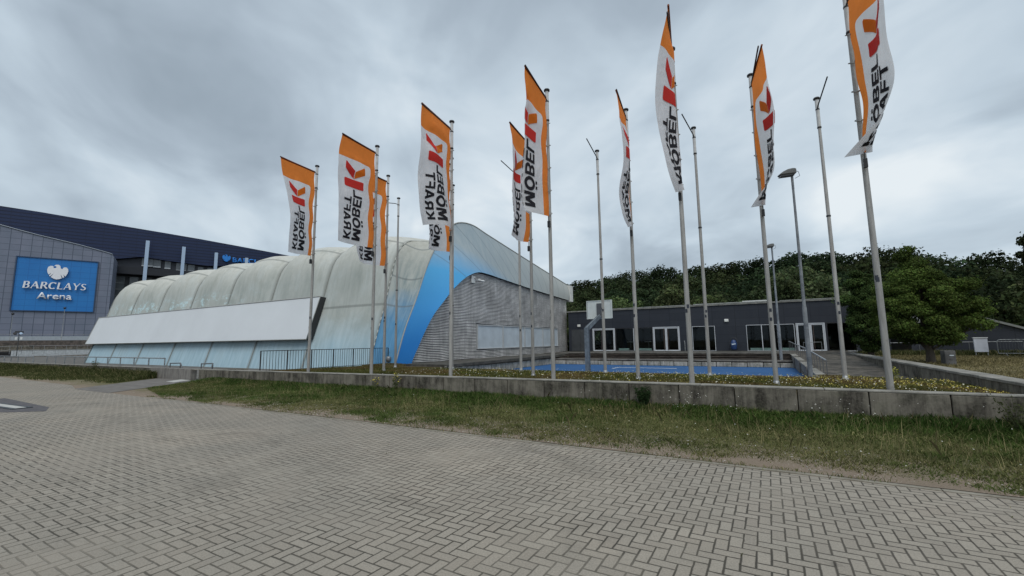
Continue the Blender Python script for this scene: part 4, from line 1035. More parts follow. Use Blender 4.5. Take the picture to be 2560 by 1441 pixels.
ord_ = ['first', 'second', 'third', 'fourth', 'fifth', 'sixth']
ROW0 = [(-15.78 + .01, 11.04), (-12.23, 11.04), (-8.69, 11.04), (-5.15, 11.04), (-1.61, 11.04), (1.95, 11.04)]
ROW1 = [(-14.07, 13.37), (-10.53, 13.37), (-6.99, 13.37), (-3.45, 13.37), (.09, 13.37)]
ROW2 = [(-15.88, 15.83), (-12.37, 15.83), (-8.83, 15.83), (-5.28, 15.83), (-1.75, 15.83), (1.82, 15.83)]
L0 = ['pale pole close behind the wall carrying the leftmost flag', 'pale pole with the widest open flag, second in the row behind the wall',
      'pale pole behind the wall, foremost of three lined up before the arched hall', 'pale pole carrying the flag that covers half of a smaller one',
      'pale pole of the flag whose tip nearly reaches the top of the picture', 'thickest nearest pole at the right, its top cut off by the picture']
L1 = ['thin pole of the flag half hidden by the widest open flag', 'pole in the middle of the three lined up before the arched hall',
      'pole whose flag is half covered by a bigger flag before the striped cladding', 'pole carrying the narrow wind curled flag right of the backboard', 'pole carrying the flag right of the tallest one, with twisted pointed bottom']
L2 = ['leftmost bare pole without flag, before the blue end of the membrane', 'bare pole hidden behind two others before the arched hall', 'bare pole before the left pane of the striped cladding',
      'bare pole without flag crossing the right half of the basketball backboard', 'bare pole without flag beside the pole of the tallest flag', 'rightmost bare pole without flag, between street lamp and nearest flagpole']
GP = 'flagpoles in three rows'
for i, (x, y) in enumerate(ROW0): make_pole(x, y, True, L0[i], GP, arm=True)
for i, (x, y) in enumerate(ROW1): make_pole(x, y, True, L1[i], GP)
for i, (x, y) in enumerate(ROW2): make_pole(x, y, False, L2[i], GP, [R(-132), ARM_AZ, math.atan2(-1.79, .2), math.atan2(-1.79, .22), math.atan2(-1.47, -.10), math.atan2(-1.72, .09)][i])

# ------------------------------------------------------------------ FLAGS
from mathutils.geometry import tessellate_polygon
def arc_pts(cx, cy, rx, ry, a0, a1, n=12): return [(cx + rx * math.cos(R(a0 + (a1 - a0) * k / n)), cy + ry * math.sin(R(a0 + (a1 - a0) * k / n))) for k in range(n + 1)]
def glyph(c):
    """heavy sans capitals in a unit box; list of [outline, holes...]"""
    if c == 'M': return [[[(0, 0), (0, 1), (.30, 1), (.5, .50), (.70, 1), (1, 1), (1, 0), (.79, 0), (.79, .58), (.60, .10), (.40, .10), (.21, .58), (.21, 0)]]]
    if c == 'Ö': return [[arc_pts(.5, .5, .5, .52, 0, 352.5, 47), arc_pts(.5, .5, .26, .29, 0, 345, 23)], [[(.20, 1.10), (.20, 1.27), (.42, 1.27), (.42, 1.10)]], [[(.58, 1.10), (.58, 1.27), (.80, 1.27), (.80, 1.10)]]]
    if c == 'B': return [[[(0, 0), (0, 1), (.58, 1)] + arc_pts(.62, .755, .32, .245, 80, -62, 8) + arc_pts(.64, .28, .36, .28, 62, -90, 8), [(.26, .60), (.26, .82), (.56, .82), (.66, .76), (.66, .66), (.56, .60)], [(.26, .18), (.26, .42), (.58, .42), (.70, .36), (.70, .24), (.58, .18)]]]
    if c == 'E': return [[[(0, 0), (0, 1), (1, 1), (1, .81), (.30, .81), (.30, .60), (.94, .60), (.94, .41), (.30, .41), (.30, .19), (1, .19), (1, 0)]]]
    if c == 'F': return [[[(0, 0), (0, 1), (1, 1), (1, .81), (.30, .81), (.30, .57), (.94, .57), (.94, .38), (.30, .38), (.30, 0)]]]
    if c == 'L': return [[[(0, 0), (0, 1), (.30, 1), (.30, .20), (1, .20), (1, 0)]]]
    if c == 'T': return [[[(.36, 0), (.36, .80), (0, .80), (0, 1), (1, 1), (1, .80), (.64, .80), (.64, 0)]]]
    if c == 'K': return [[[(0, 0), (0, 1), (.26, 1), (.26, .60), (.66, 1), (1, 1), (.53, .56), (1, 0), (.67, 0), (.36, .40), (.26, .30), (.26, 0)]]]
    if c == 'A': return [[[(0, 0), (.37, 1), (.63, 1), (1, 0), (.72, 0), (.66, .20), (.34, .20), (.28, 0)], [(.40, .37), (.60, .37), (.50, .72)]]]
    if c == 'R': return [[[(0, 0), (0, 1), (.58, 1)] + arc_pts(.60, .69, .36, .31, 80, -55, 9) + [(1, 0), (.69, 0), (.50, .36), (.27, .36), (.27, 0)], [(.27, .54), (.27, .81), (.56, .81), (.67, .75), (.67, .60), (.56, .54)]]]
def letters_uv():
    """lettering and emblem in flag space: u 0 at the pole, v 0 at the top"""
    out = []
    for s_, u0, u1, v0, v1 in (('MÖBEL', .585, .345, .955, .468), ('KRAFT', .84, .635, .955, .545)):
        bm = bmesh.new(); W_ = {'M': 1.12, 'Ö': 1.02, 'B': .86, 'E': .74, 'L': .72, 'K': .92, 'R': .88, 'A': .98, 'F': .72, 'T': .84}
        tot = sum(W_[c] for c in s_) + .10 * (len(s_) - 1); cx = 0.
        for c in s_:
            for loops in glyph(c):
                pts = [p for lp in loops for p in lp]
                vs = [bm.verts.new((u0 + y_ * (u1 - u0), v0 + (cx + x_ * W_[c]) / tot * (v1 - v0), 0)) for x_, y_ in pts]
                for tri in tessellate_polygon([[Vector((x_, y_, 0)) for x_, y_ in lp] for lp in loops]): bm.faces.new([vs[k] for k in tri])
            cx += W_[c] + .10
        out.append(('lettering', bm, M_INKBLACK))
    def poly(*ps):
        bm = bmesh.new()
        for p in ps: bm.faces.new([bm.verts.new((a, b, 0)) for a, b in p])
        return bm
    def rr(pts): return pts
    out.append(('emblem_red', poly([(.30, .375), (.32, .372), (.79, .372), (.81, .380), (.81, .445), (.79, .452), (.32, .452), (.30, .445)],
                                   [(.565, .362), (.565, .285), (.80, .215), (.815, .222), (.815, .285)]), M_INKRED))
    out.append(('emblem_orange', poly([(.548, .362), (.548, .290), (.33, .222), (.31, .232), (.30, .295)]), M_INKORANGE))
    return out
SRC = letters_uv()
for nm, bm, mt in SRC:
    for axis, n_ in (((1, 0, 0), 30), ((0, 1, 0), 60)):
        for k in range(1, n_):
            co_ = (k / n_, 0, 0) if axis[0] else (0, k / n_, 0)
            bmesh.ops.bisect_plane(bm, geom=bm.verts[:] + bm.edges[:] + bm.faces[:], plane_co=co_, plane_no=axis, dist=1e-5)
    bmesh.ops.triangulate(bm, faces=bm.faces)
WF = 1.66
def make_flag(pole, edge, zbot, label, ripple=.05, sgn=1., seed=0, twist=None, dip=0., fold=None):
    """edge: list of (z, along, across) of the free edge from top to bottom; zbot: hoist end at the pole"""
    x, y = pole; th = thing('flag', label, 'flag', (x, y, .44), 0, 'hanging furniture store flags'); rnd = random.Random(seed)
    E = [Vector(e) for e in resample([(e[0], e[1], e[2]) for e in edge], 49)]
    p1, p2, p3 = rnd.uniform(0, 6), rnd.uniform(0, 6), rnd.uniform(0, 6)
    def S(u, v, off=0.):
        f_ = min(47.999, max(0, v * 48)); i = int(f_); e = E[i].lerp(E[i + 1], f_ - i)
        ztop = 8.75; zp = ztop + (zbot - ztop) * v
        pu = Vector((zp, .10 + .03 * math.sin(v * 20), 0)); chord = math.hypot(e[1] - pu[1], e[2])
        k = min(1, v / .12); fx = 0.; uq = u; WL = WF * .97
        if fold:
            kf = min(1., max(0., (v - .04) / .26)); kf = kf * kf * (3 - 2 * kf)
            uq = u + (min(u, fold) / fold - u) * kf; fx = max(0., u - fold) * WF * kf; WL *= 1 + (fold - 1) * kf
        q = pu.lerp(e, uq)
        slack = max(0., WL - chord)
        amp = .5 * math.sqrt(max(chord, .35) * slack) * k
        w1 = math.sin(math.pi * u); w2 = math.sin(2 * math.pi * u + p1 * .3)
        bul = sgn * amp * (.78 * w1 + .22 * w2 * math.sin(v * 5 + p2))
        rip = ripple * k * (math.sin(7 * u + 9 * v + p1) * .6 + math.sin(17 * v - 5 * u + p2) * .3 + math.sin(13 * u + 3 * v + p3) * .35) * (.35 + .65 * u)
        crs = .03 * math.sin(u * 9 + v * 2) * math.exp(-((u - (1 - v * 2.2)) * 4) ** 2) * k
        ac = q[2] + bul + rip + crs
        al = q[1]
        al -= fx * .93; ac += fx * .22
        if twist: ac, al, q = twist(u, v, ac, al, q)
        return Vector((AV.x * al + PV.x * (ac + off), AV.y * al + PV.y * (ac + off), q[0] - dip * math.sin(math.pi * u) * v - .44))
    nu, nv = 44, 96
    g = MB(); g.grid([[S(i / nu, j / nv) for i in range(nu + 1)] for j in range(nv + 1)])
    o = g.build('cloth', M_FLAG, th); set_uv(o, lambda i: ((i % (nu + 1)) / nu, (i // (nu + 1)) / nv))
    for nm, bm, mt in SRC:
        me = bpy.data.meshes.new(nm); bm2 = bm.copy(); vs0 = [v.co.copy() for v in bm2.verts]
        du = 1e-3
        def put(b_, sg):
            for v, c_ in zip(b_.verts, vs0):
                p = S(c_.x, c_.y); pu_ = S(c_.x + du, c_.y) - p; pv_ = S(c_.x, c_.y + du) - p; n_ = pu_.cross(pv_).normalized()
                v.co = p + n_ * .011 * sg
        put(bm2, 1); bm3 = bm.copy(); put(bm3, -1); tmp = bpy.data.meshes.new('t'); bm3.to_mesh(tmp); bm3.free(); bm2.from_mesh(tmp); bpy.data.meshes.remove(tmp)
        bm2.to_mesh(me); bm2.free(); me.materials.append(mt)
        for pl_ in me.polygons: pl_.use_smooth = True
        ob = bpy.data.objects.new(nm, me); COL.objects.link(ob); ob.parent = th
    g = MB(); g.tube([S(i / 12, 0) + Vector((0, 0, .005)) for i in range(13)], .023, 8); g.build('hem_rod', M_HEM, th)
    # loops holding the hoist to the pole, weight at the lower corner
    for k in range(5):
        v = .22 + k * .19; p = S(0, min(1, v)); z = p.z; rr_ = .075; lp = []
        for q in range(13): a = q / 12 * 2 * math.pi; lp.append((rr_ * math.cos(a), rr_ * math.sin(a), z - .05 * math.cos(a - ARM_AZ) + .03))
        g = MB(); g.tube(lp, .009, 5, cap=False); g.tube([(AV.x * .1, AV.y * .1, z - .02), (p.x, p.y, z)], .008, 5); g.build('loop', M_CORD, th)
    p = S(0, 1); g = MB(); g.tube([(p.x, p.y, p.z), (p.x, p.y, p.z - .14)], .01, 5); g.box(p.x - .035, p.y - .035, p.z - .32, p.x + .035, p.y + .035, p.z - .14); g.build('weight', M_BLACK, th)
    return th
M_HEM = simple('hem_dark_orange', (.20, .05, .015), .7)
T = (8.75, 1.70, 0)
def top(c_): return (8.75, 1.70, c_)
FOLD3 = [(8.76, 1.72, .02), (8.33, 1.25, .20), (7.82, 1.05, .28), (6.9, 1.0, .35), (6.34, .98, .39), (5.6, .98, .42), (5.15, .95, .30)]
def flagtw(u, v, ac, al, q):
    """lower outer corner flips back across the hoist"""
    k = max(0, v - .84) / .16; uu = max(0, u - .35)
    al2 = al - k * uu * .45; ac2 = ac + k * uu * .38
    return ac2, al2, Vector((q[0] + k * uu * .15, q[1], q[2]))
make_flag(ROW0[0], [(8.75, 1.72, -.0), (7.95, 1.6, -.05), (7.0, 1.5, -.29), (6.23, 1.5, -.44), (5.06, 1.55, -.43)], 5.2, 'leftmost flag, orange and white with mirrored lettering, at pole by the long white board', .03, .35, 1)
make_flag(ROW0[1], [(8.76, 1.72, .02), (7.94, 1.7, .16), (6.54, 1.63, .18), (5.93, 1.6, .16), (5.08, 1.62, .18)], 5.1, 'widest open flag, second from left in the front row, lettering readable in mirror writing', .03, .6, 2)
make_flag(ROW0[2], [(8.8, 1.72, 0), (7.95, 1.7, .05), (7.03, 1.65, .12), (6.3, 1.55, .22), (5.71, 1.45, .27), (5.2, 1.2, .34)], 5.2, 'front flag on the middle group of three poles above the blue arch', .05, -1, 3, dip=-.1)
make_flag(ROW0[3], FOLD3, 5.16, 'flag overlapping a smaller flag, only one of its two words visible', .035, .3, 4, fold=.64)
make_flag(ROW0[4], [(8.93, 1.74, -.03), (8.3, 1.45, .17), (7.84, 1.35, .28), (6.91, 1.15, .38), (6.33, .95, .40), (5.79, .75, .28), (5.15, .32, .07)], 5.32, 'highest standing flag bowed by wind, tip nearly at the picture top', .05, -.45, 5)
make_flag(ROW0[5], [(8.75, 1.70, -.05), (8.2, 1.55, -.10), (7.66, 1.4, -.12), (7.08, 1.25, -.13), (6.48, 1.1, -.17), (6.14, .95, -.15), (5.8, .75, -.08), (5.27, .3, .05)], 5.37, 'nearest largest flag at the right, top cut off by the picture edge', .05, -.4, 6, twist=flagtw)
make_flag(ROW1[0], [(8.75, 1.70, .1), (7.6, 1.62, .15), (6.5, 1.55, .25), (5.52, 1.5, .33), (4.99, 1.35, .25)], 4.95, 'flag mostly hidden behind the widest open flag', .04, 1, 7)
make_flag(ROW1[1], [(8.75, 1.70, .0), (7.6, 1.62, .0), (6.6, 1.55, .0), (5.82, 1.5, -.0), (5.15, 1.35, .1)], 5.15, 'flag hidden behind the front flag of the three lined up poles, only its foot showing', .05, 1, 8)
make_flag(ROW1[2], [(8.76, 1.72, .02), (7.96, 1.65, -.05), (6.96, 1.55, -.01), (6.02, 1.5, -.04), (5.1, 1.4, .1)], 5.1, 'smaller flag partly covered on its right by the bigger flag before it', .05, 1, 9)
make_flag(ROW1[3], [(8.76, 1.72, .02), (8.03, 1.5, -.0), (7.58, 1.4, -.06), (6.77, 1.2, -.04), (5.98, 1.0, .2), (5.42, .8, .16), (5.05, .45, .02)], 5.16, 'narrow wind curled flag seen nearly edge on, right of the backboard', .04, -.25, 10)
make_flag(ROW1[4], [(8.79, 1.72, -.08), (8.0, 1.6, -.15), (7.22, 1.35, -.28), (6.69, 1.15, -.28), (5.95, .95, -.21), (5.57, .65, -.06), (5.12, .3, .02)], 5.23, 'flag bulging right of its pole with a twisted pointed foot, above the street lamp', .04, -.35, 11, twist=flagtw)

# ------------------------------------------------------------------ STREET LAMPS beside the court
M_LAMPG = concrete('lamp_pole_galvanised', (.22, .24, .26), (.10, .115, .135), .2, .2)
M_HEADU = simple('lamp_housing', (.11, .115, .115), .5); M_LENS = simple('lamp_lens', (.02, .02, .02), .2, 0, .05, 3, .6)
def street_lamp(x, y, zb, H_, r0, az, label):
    th = thing('street_lamp', label, 'street lamp', (x, y, zb), az, 'street lamps by the court')
    g = MB(); g.tube([(0, 0, 0), (0, 0, H_ * .33), (0, 0, H_ * .345), (0, 0, H_ - .45)], [r0, r0 * .93, r0 * .72, r0 * .5], 14); g.tube([(0, 0, H_ - .451), (0, 0, H_)], r0 * .55, 12); g.build('pole', M_LAMPG, th)
    g = MB(); g.box(-.06, -.05, H_ + .001, .08, .05, H_ + .12); g.build('bracket', M_DARKSTEEL, th, bevel=.01)
    prof_ = [(-.11, .05), (-.11, .23), (.0, .24), (.14, .215), (.28, .15), (.39, .07), (.42, .02)]
    g = MB(); g.prism([(a, H_ + b) for a, b in prof_], -.12, .12, 'y'); g.build('housing', M_HEADU, th, recalc=True, bevel=.03)
    g = MB(); g.prism([(-.04, H_ + .005), (-.04, H_ + .045), (.37, H_ + .015), (.37, H_ - .025)], -.10, .10, 'y'); g.build('lens', M_LENS, th, recalc=True)
    g = MB(); g.tube([(-.11, .03, H_ + .16), (-.19, .03, H_ + .12), (-.22, .03, H_ - .02), (-.07, .03, H_ - .1)], .008, 5); g.build('cable', M_BLACK, th)
    return th
street_lamp(1.05, 16.63, .44, 6.52, .068, R(-160), 'thick galvanised street lamp standing at the flower bed edge between two flagpoles')
street_lamp(.56, 30.3, 0, 7.1, .085, R(-160), 'farther thinner street lamp standing at the low wall behind the court')
street_lamp(16.15, 33.0, .44, 11.0, .10, R(-175), 'street lamp at the right picture edge, only its head tip showing')

# ------------------------------------------------------------------ BASKETBALL HOOP
th = thing('basketball_hoop', 'basketball stand with bent grey steel arm and white backboard beside the court', 'basketball hoop', (-8.08, 21.5, 0), 0)
M_STEEL = simple('hoop_steel', (.17, .20, .23), .45, .4, .3, 5, .4, .4)
g = MB(); g.box(-.11, -.11, 0, .11, .11, 2.32); g.build('post', M_STEEL, th, bevel=.012)
g = MB()
a0, a1 = Vector((0, 0, 2.25)), Vector((.52, .62, 2.95)); dr = (a1 - a0).normalized(); sd_ = dr.cross(Vector((0, 0, 1))).normalized() * .105; up_ = sd_.cross(dr).normalized() * .11
vs_ = [a0 + sd_ * i + up_ * j for i, j in ((-1, -1), (1, -1), (1, 1), (-1, 1))] + [a1 + sd_ * i * .8 + up_ * j * .8 for i, j in ((-1, -1), (1, -1), (1, 1), (-1, 1))]
g.add(vs_, [(3, 2, 1, 0), (4, 5, 6, 7), (0, 1, 5, 4), (1, 2, 6, 5), (2, 3, 7, 6), (3, 0, 4, 7)]); g.build('arm', M_STEEL, th, recalc=True, bevel=.01)
g = MB(); g.box(-.11 + .0, .62, 2.80, 1.23, .66, 3.76); bbd = g.build('backboard', simple('backboard_white', (.52, .56, .55), .5, 0, .08), th, bevel=.01)
bbd.location = (-.05, .03, 0)
g = MB()
for q in ((-.16, .60, 2.79, 1.18, .645, 2.83), (-.16, .60, 3.72, 1.18, .645, 3.76), (-.16, .60, 2.831, -.12, .645, 3.719), (1.14, .60, 2.831, 1.18, .645, 3.719)): g.box(*q)
g.build('board_frame', simple('board_frame_pale', (.46, .50, .49), .5), bbd)
g = MB(); g.box(.36, .585, 2.84, .66, .625, 3.60); g.build('mounting_plate', simple('mounting_plate_dark', (.07, .075, .085), .5), th, bevel=.004)
g = MB(); ring = [(.51 + .225 * math.cos(a), .95 + .225 * math.sin(a), 3.0) for a in [k / 20 * 2 * math.pi for k in range(21)]]; g.tube(ring, .01, 6, cap=False); g.build('rim', simple('rim_orange', (.5, .1, .02), .5), th)

# ------------------------------------------------------------------ RIGHT HAND SIDE THINGS
gb = thing('gabled_building', 'small dark gabled building behind the trees at the right', 'building', (9.5, 45, .3))
g = MB(); g.prism([(0, 0), (8.3, 0), (8.3, .9), (2.6, 3.15), (0, 2.2)], 0, 10, 'y'); g.build('wall', M_PANEL, gb, recalc=True)
g = MB(); g.prism([(2.6, 3.16), (8.5, .83), (8.5, .98), (2.6, 3.32), (-.3, 2.25), (-.3, 2.1)], -.2, 10.2, 'y'); g.build('roof', simple('gable_roof_edge', (.20, .21, .20), .6), gb, recalc=True)
g = MB(); g.box(2.9, -.12, 2.25, 3.15, -.0, 2.4); g.build('wall_lamp', M_BOARD, gb)
th = thing('notice_board', 'white upright notice board standing before the small dark building', 'notice board', (10.68, 36, .44))
g = MB(); g.box(-.30, -.05, .28, .28, .05, 1.08); g.build('board', simple('notice_white', (.50, .53, .60), .5), th, bevel=.01)
g = MB(); g.box(-.32, -.08, 1.081, .30, .08, 1.13); g.build('hood', simple('notice_hood', (.62, .63, .65), .5), th)
for q in (-.26, .24):
    g = MB(); g.tube([(q, 0, 0), (q, 0, .28)], .025, 6); g.build('leg', M_GALV, th)
def barrier(x, y, L_, label):
    th = thing('crowd_barrier', label, 'barrier', (x, y, .44), 0, 'steel crowd barriers')
    h = .98; pts = [(0, 0, .2), (0, 0, h - .12), (.04, 0, h - .03), (.12, 0, h), (L_ - .12, 0, h), (L_ - .04, 0, h - .03), (L_, 0, h - .12), (L_, 0, .2), (0, 0, .2)]
    g = MB(); g.tube(pts, .022, 8); g.build('frame', M_GALV, th)
    n = int(L_ / .12)
    for k in range(1, n): xx = L_ * k / n; g = MB(); g.tube([(xx, 0, .2), (xx, 0, h)], .006, 4); g.build('bar', M_RAIL, th)
    for q in (.3, L_ - .3):
        g = MB(); g.tube([(q, -.3, 0), (q, -.25, .06), (q, 0, .19), (q, .25, .06), (q, .3, 0)], .018, 6); g.build('foot', M_GALV, th)
barrier(11.35, 36.0, 2.4, 'bright steel crowd barrier standing right of the white notice board')
th = thing('boundary_rail', 'long thin bright rail behind the spreading tree', 'rail', (6.0, 37.5, .44))
g = MB(); g.tube([(0, 0, .82), (6.9, 0, .86)], .022, 6); g.build('top_rail', M_GALV, th)
for k in range(4): g = MB(); g.tube([(k * 2.3, 0, 0), (k * 2.3, 0, .82)], .02, 6); g.build('post', M_RAIL, th)
th = thing('stone_pillar', 'weathered grey stone pillar with small plate on the dry lawn', 'pillar', (6.45, 25.2, .44), R(10))
g = MB(); g.box(-.19, -.18, -.1, .17, .18, .62); g.build('pillar', concrete('pillar_stone', (.11, .11, .11), (.035, .035, .035), .3, .8), th, bevel=.02)
g = MB(); g.box(-.04, -.19, .40, .10, -.181, .44); g.build('plate', M_BOARD, th)

# ------------------------------------------------------------------ FOLIAGE
def leaf_quads(cent, nrm, size, rg, aspect=.6):
    n = len(cent); up = rg.normal(size=(n, 3)); t1 = np.cross(nrm, up); t1 /= np.linalg.norm(t1, axis=1, keepdims=True) + 1e-9; t2 = np.cross(nrm, t1)
    s_ = (size * rg.uniform(.6, 1.35, n))[:, None]; a = t1 * s_; b = t2 * s_ * aspect
    k = nrm * s_ * .22
    return np.stack([cent - a, cent - b + k, cent + a, cent + b + k], 1).reshape(-1, 3)
def crown(clumps, nleaf, size, rg, col, colvar=.25, flat=.8, shell=.55):
    """clumps: (x,y,z,r) ; leaves scattered in the outer part of each clump"""
    C = np.array(clumps); w_ = C[:, 3] ** 2; idx = rg.choice(len(C), nleaf, p=w_ / w_.sum())
    d_ = rg.normal(size=(nleaf, 3)); d_ /= np.linalg.norm(d_, axis=1, keepdims=True)
    rad = C[idx, 3] * (shell + (1.08 - shell) * rg.random(nleaf) ** .6) * (1 + .22 * rg.normal(size=nleaf) * (rg.random(nleaf) < .3))
    c_ = C[idx, :3] + d_ * rad[:, None] * np.array([1, 1, flat])
    nr = d_ * .7 + rg.normal(size=(nleaf, 3)) * .55 + np.array([0, 0, .35]); nr /= np.linalg.norm(nr, axis=1, keepdims=True)
    V = leaf_quads(c_, nr, np.full(nleaf, size), rg)
    cl = rg.uniform(1 - colvar, 1 + colvar, len(C))[idx]; lf = rg.uniform(.8, 1.25, nleaf)
    tint = np.array(col)[None, :] * (cl * lf)[:, None] * (1 + rg.normal(size=(nleaf, 3)) * .06)
    return V, np.clip(tint, 0, 1)
def crown_clumps(cx, cy, z0, z1, rx, n, rg, shape='round', rs=.32):
    out = []
    H_ = z1 - z0
    for k in range(n):
        h = (k + .5) / n
        if shape == 'round': rr = math.sqrt(max(0., 1 - (2 * h - 1) ** 2)) 
        elif shape == 'cone': rr = min(1, h / .22) * (1 - .80 * max(0, h - .22) / .78)
        elif shape == 'spread': rr = min(1, .55 + h * 2.2) * math.sqrt(max(0, 1 - max(0, (h - .3) / .72) ** 1.8))
        a = k * 2.39996 + rg.uniform(-.4, .4); q = rr * rx * (rg.random() ** .35) * rg.uniform(.75, 1.12)
        out.append((cx + q * math.cos(a), cy + q * math.sin(a), z0 + H_ * h, rx * rs * rg.uniform(.7, 1.25) * (1 if h < .85 else .7)))
    return out
def tree(name, label, cat, x, y, z, clumps, nleaf, size, col, seed, trunk_h, trunk_r, group=None, limbs=9, shell=.5):
    rg = np.random.default_rng(seed); rnd = random.Random(seed)
    th = thing(name, label, cat, (x, y, z), 0, group)
    cl = [(a - x, b - y, c_ - z, r_) for a, b, c_, r_ in clumps]
    V, tint = crown(cl, nleaf, size, rg, col, .38, .6, shell); fast_mesh('crown', V, 4, M_LEAF, tint, th)
    g = MB(); g.tube([(0, 0, 0), (.03, .02, trunk_h * .5), (-.02, 0, trunk_h)], [trunk_r * 1.25, trunk_r, trunk_r * .8], 10)
    top_ = max(c_[2] for c_ in cl)
    g.tube([(-.02, 0, trunk_h), (0, .05, (trunk_h + top_) / 2), (.05, 0, top_ * .95)], [trunk_r * .75, trunk_r * .45, .02], 8)
    for c_ in rnd.sample(cl, min(limbs, len(cl))):
        s0 = rnd.uniform(.6, 1.) * trunk_h; m_ = Vector(c_[:3]) * .5 + Vector((0, 0, s0 * .5 + .1)); g.tube([(0, 0, s0), m_, Vector(c_[:3])], [trunk_r * .42, trunk_r * .25, .012], 6)
    g.build('trunk', M_BARK, th); return th

# wooded hill behind
SIL = [(-40, .10), (-29.15, .116), (-23.03, .131), (-15.44, .148), (-11.43, .151), (-8.24, .152), (-3.96, .156), (.05, .161), (3.24, .166), (6.64, .160), (10.64, .156), (13.36, .143), (15.5, .134), (17.3, .121), (19.6, .109), (26, .10), (40, .09)]
g = MB(); P = []
def hill_z(x, y):
    if y < 54: return .2
    tn = interp(SIL, math.degrees(math.atan2(x, y))); k = min(1., (y - 54) / 42)
    return .2 + k * (1.4 + math.hypot(x, min(y, 96)) * tn * .80)
for j in range(24):
    yy = 52 + j * 4
    P.append([(xx, yy, hill_z(xx, yy)) for xx in np.linspace(-110, 90, 70)])
g.grid(P); tag(g.build('hill', simple('woodland_floor', (.016, .021, .010), .95, 0, .3, .8, .05)), kind='structure')
rg = np.random.default_rng(5); V_ = []; T_ = []
rows_ = [(58, .60, 3.2, 4.6), (66, .74, 3.5, 5.0), (76, .88, 4.0, 5.4), (88, 1.0, 4.4, 5.6)]
for (yy, fr, rad, stp) in rows_:
    xx = -yy * .85
    while xx < yy * .62:
        y2 = yy + rg.uniform(-2.5, 2.5); az = math.degrees(math.atan2(xx, y2)); tn = interp(SIL, az)
        dist = math.hypot(xx, y2); top_ = 1.65 + dist * tn * (fr + rg.uniform(-.06, .03)) + 1.0; r_ = rad * rg.uniform(.8, 1.2)
        zb = max(.2, min(hill_z(xx, y2), top_ - 6))
        cl = crown_clumps(xx, y2, max(zb + .5, top_ - 10.5), top_ - r_ * .28, r_, 26, rg, 'round', .36)
        shade = rg.uniform(.6, 1.3); warm = rg.uniform(-.012, .012)
        col = np.array([.034 + warm * .6, .050 + warm * .3, .022]) * shade * (1.05 if yy < 70 else .9)
        V, tt = crown(cl, 4200, .23 if yy > 70 else .20, rg, col, .38, .75, .5); V_.append(V); T_.append(tt)
        xx += stp * rg.uniform(.8, 1.2)
tag(fast_mesh('wood', np.concatenate(V_), 4, M_LEAF, np.concatenate(T_)), 'dense dark green wood covering the hill behind the low building', 'wood', kind='stuff')
# individual lighter trees in front of the wood
FT = [(-15.3, 51, 6.2, 3.0, (.055, .078, .030), 'light green bushy tree behind the low building, right of the backboard'),
      (-19.3, 52, 4.6, 2.2, (.045, .062, .022), 'small round shrub tree above the roof beside the backboard'),
      (-9.0, 51, 7.2, 2.2, (.040, .050, .022), 'slender drooping tree behind the roof between two paired poles'),
      (-5.2, 51, 5.7, 2.6, (.050, .066, .026), 'low rounded light green tree behind the middle of the roof'),
      (-1.6, 52, 4.9, 2.2, (.040, .056, .022), 'low dark green tree behind the roof near the farther lamp'),
      (2.6, 51, 8.1, 2.9, (.042, .056, .026), 'tall weeping willow like tree behind the roof at the thick street lamp'),
      (5.2, 51.5, 6.0, 2.0, (.040, .055, .024), 'rounded tree filling the gap right of the willow like tree')]
for i, (x, y, zt, r_, col, lb_) in enumerate(FT):
    rgi = np.random.default_rng(100 + i); cl = crown_clumps(x, y, 1.6, zt + .9 - r_ * .2, r_ * 1.05, 34, rgi, 'round', .34)
    tree('leafy_tree', lb_, 'tree', x, y, .3, cl, 7500, .16, [q * 1.75 for q in col], 200 + i, 1.6, .16, 'lighter trees before the wood')
# hornbeams on the lawn
rgi = np.random.default_rng(41)
cl = crown_clumps(6.25, 26.6, 1.5, 4.45, 1.7, 100, rgi, 'spread', .235) + [(5.8, 26.4, 5.65, .28), (5.6, 26.4, 5.35, .35), (6.0, 26.5, 5.0, .5), (5.7, 26.4, 4.4, .7), (6.2, 26.6, 4.5, .6), (7.6, 26.3, 3.9, .5), (7.9, 26.6, 3.1, .45), (8.15, 26.6, 2.75, .35), (4.9, 26.4, 3.9, .5), (4.65, 26.5, 3.2, .55)]
tree('hornbeam_tree', 'spreading dark tree with light green top on the dry lawn, beside the stone pillar', 'tree', 6.25, 26.8, .42, cl, 74000, .046, (.062, .092, .022), 41, .85, .15, 'broad trees on the dry lawn', 16)
rgi = np.random.default_rng(42)
cl = crown_clumps(5.15, 33.0, 1.0, 5.35, 1.3, 70, rgi, 'cone', .27) + [(4.7, 33, 4.9, .5), (4.8, 33, 5.45, .35), (4.25, 33, 3.9, .55), (5.9, 33, 4.0, .6)]
tree('hornbeam_tree', 'narrow dense dark green tree at the corner of the low building', 'tree', 5.15, 33.2, .42, cl, 44000, .055, (.048, .078, .024), 42, .9, .14, 'broad trees on the dry lawn', 10)
rgi = np.random.default_rng(43)
cl = crown_clumps(13.5, 33, 1.5, 4.9, 1.6, 44, rgi, 'spread', .32)
tree('hornbeam_tree', 'dark green tree cut by the right picture edge', 'tree', 13.1, 33.2, .42, cl, 26000, .075, (.055, .080, .022), 43, .9, .16, 'broad trees on the dry lawn', 10)
rgi = np.random.default_rng(44)
cl = [(14.9 + q, 40, z, r_) for q, z, r_ in ((-.25, 7.55, .45), (.1, 7.9, .5), (-.1, 7.2, .35), (-.55, 6.75, .35), (-.1, 6.4, .5), (-.3, 5.9, .45), (.1, 5.6, .7), (.6, 6.5, .9), (.9, 7.6, .9), (.3, 4.9, .9))]
tree('tall_tree', 'tall dark tree rising above the wood at the right picture edge', 'tree', 15.1, 40, .42, cl, 7000, .11, (.026, .034, .014), 44, 4.5, .16)

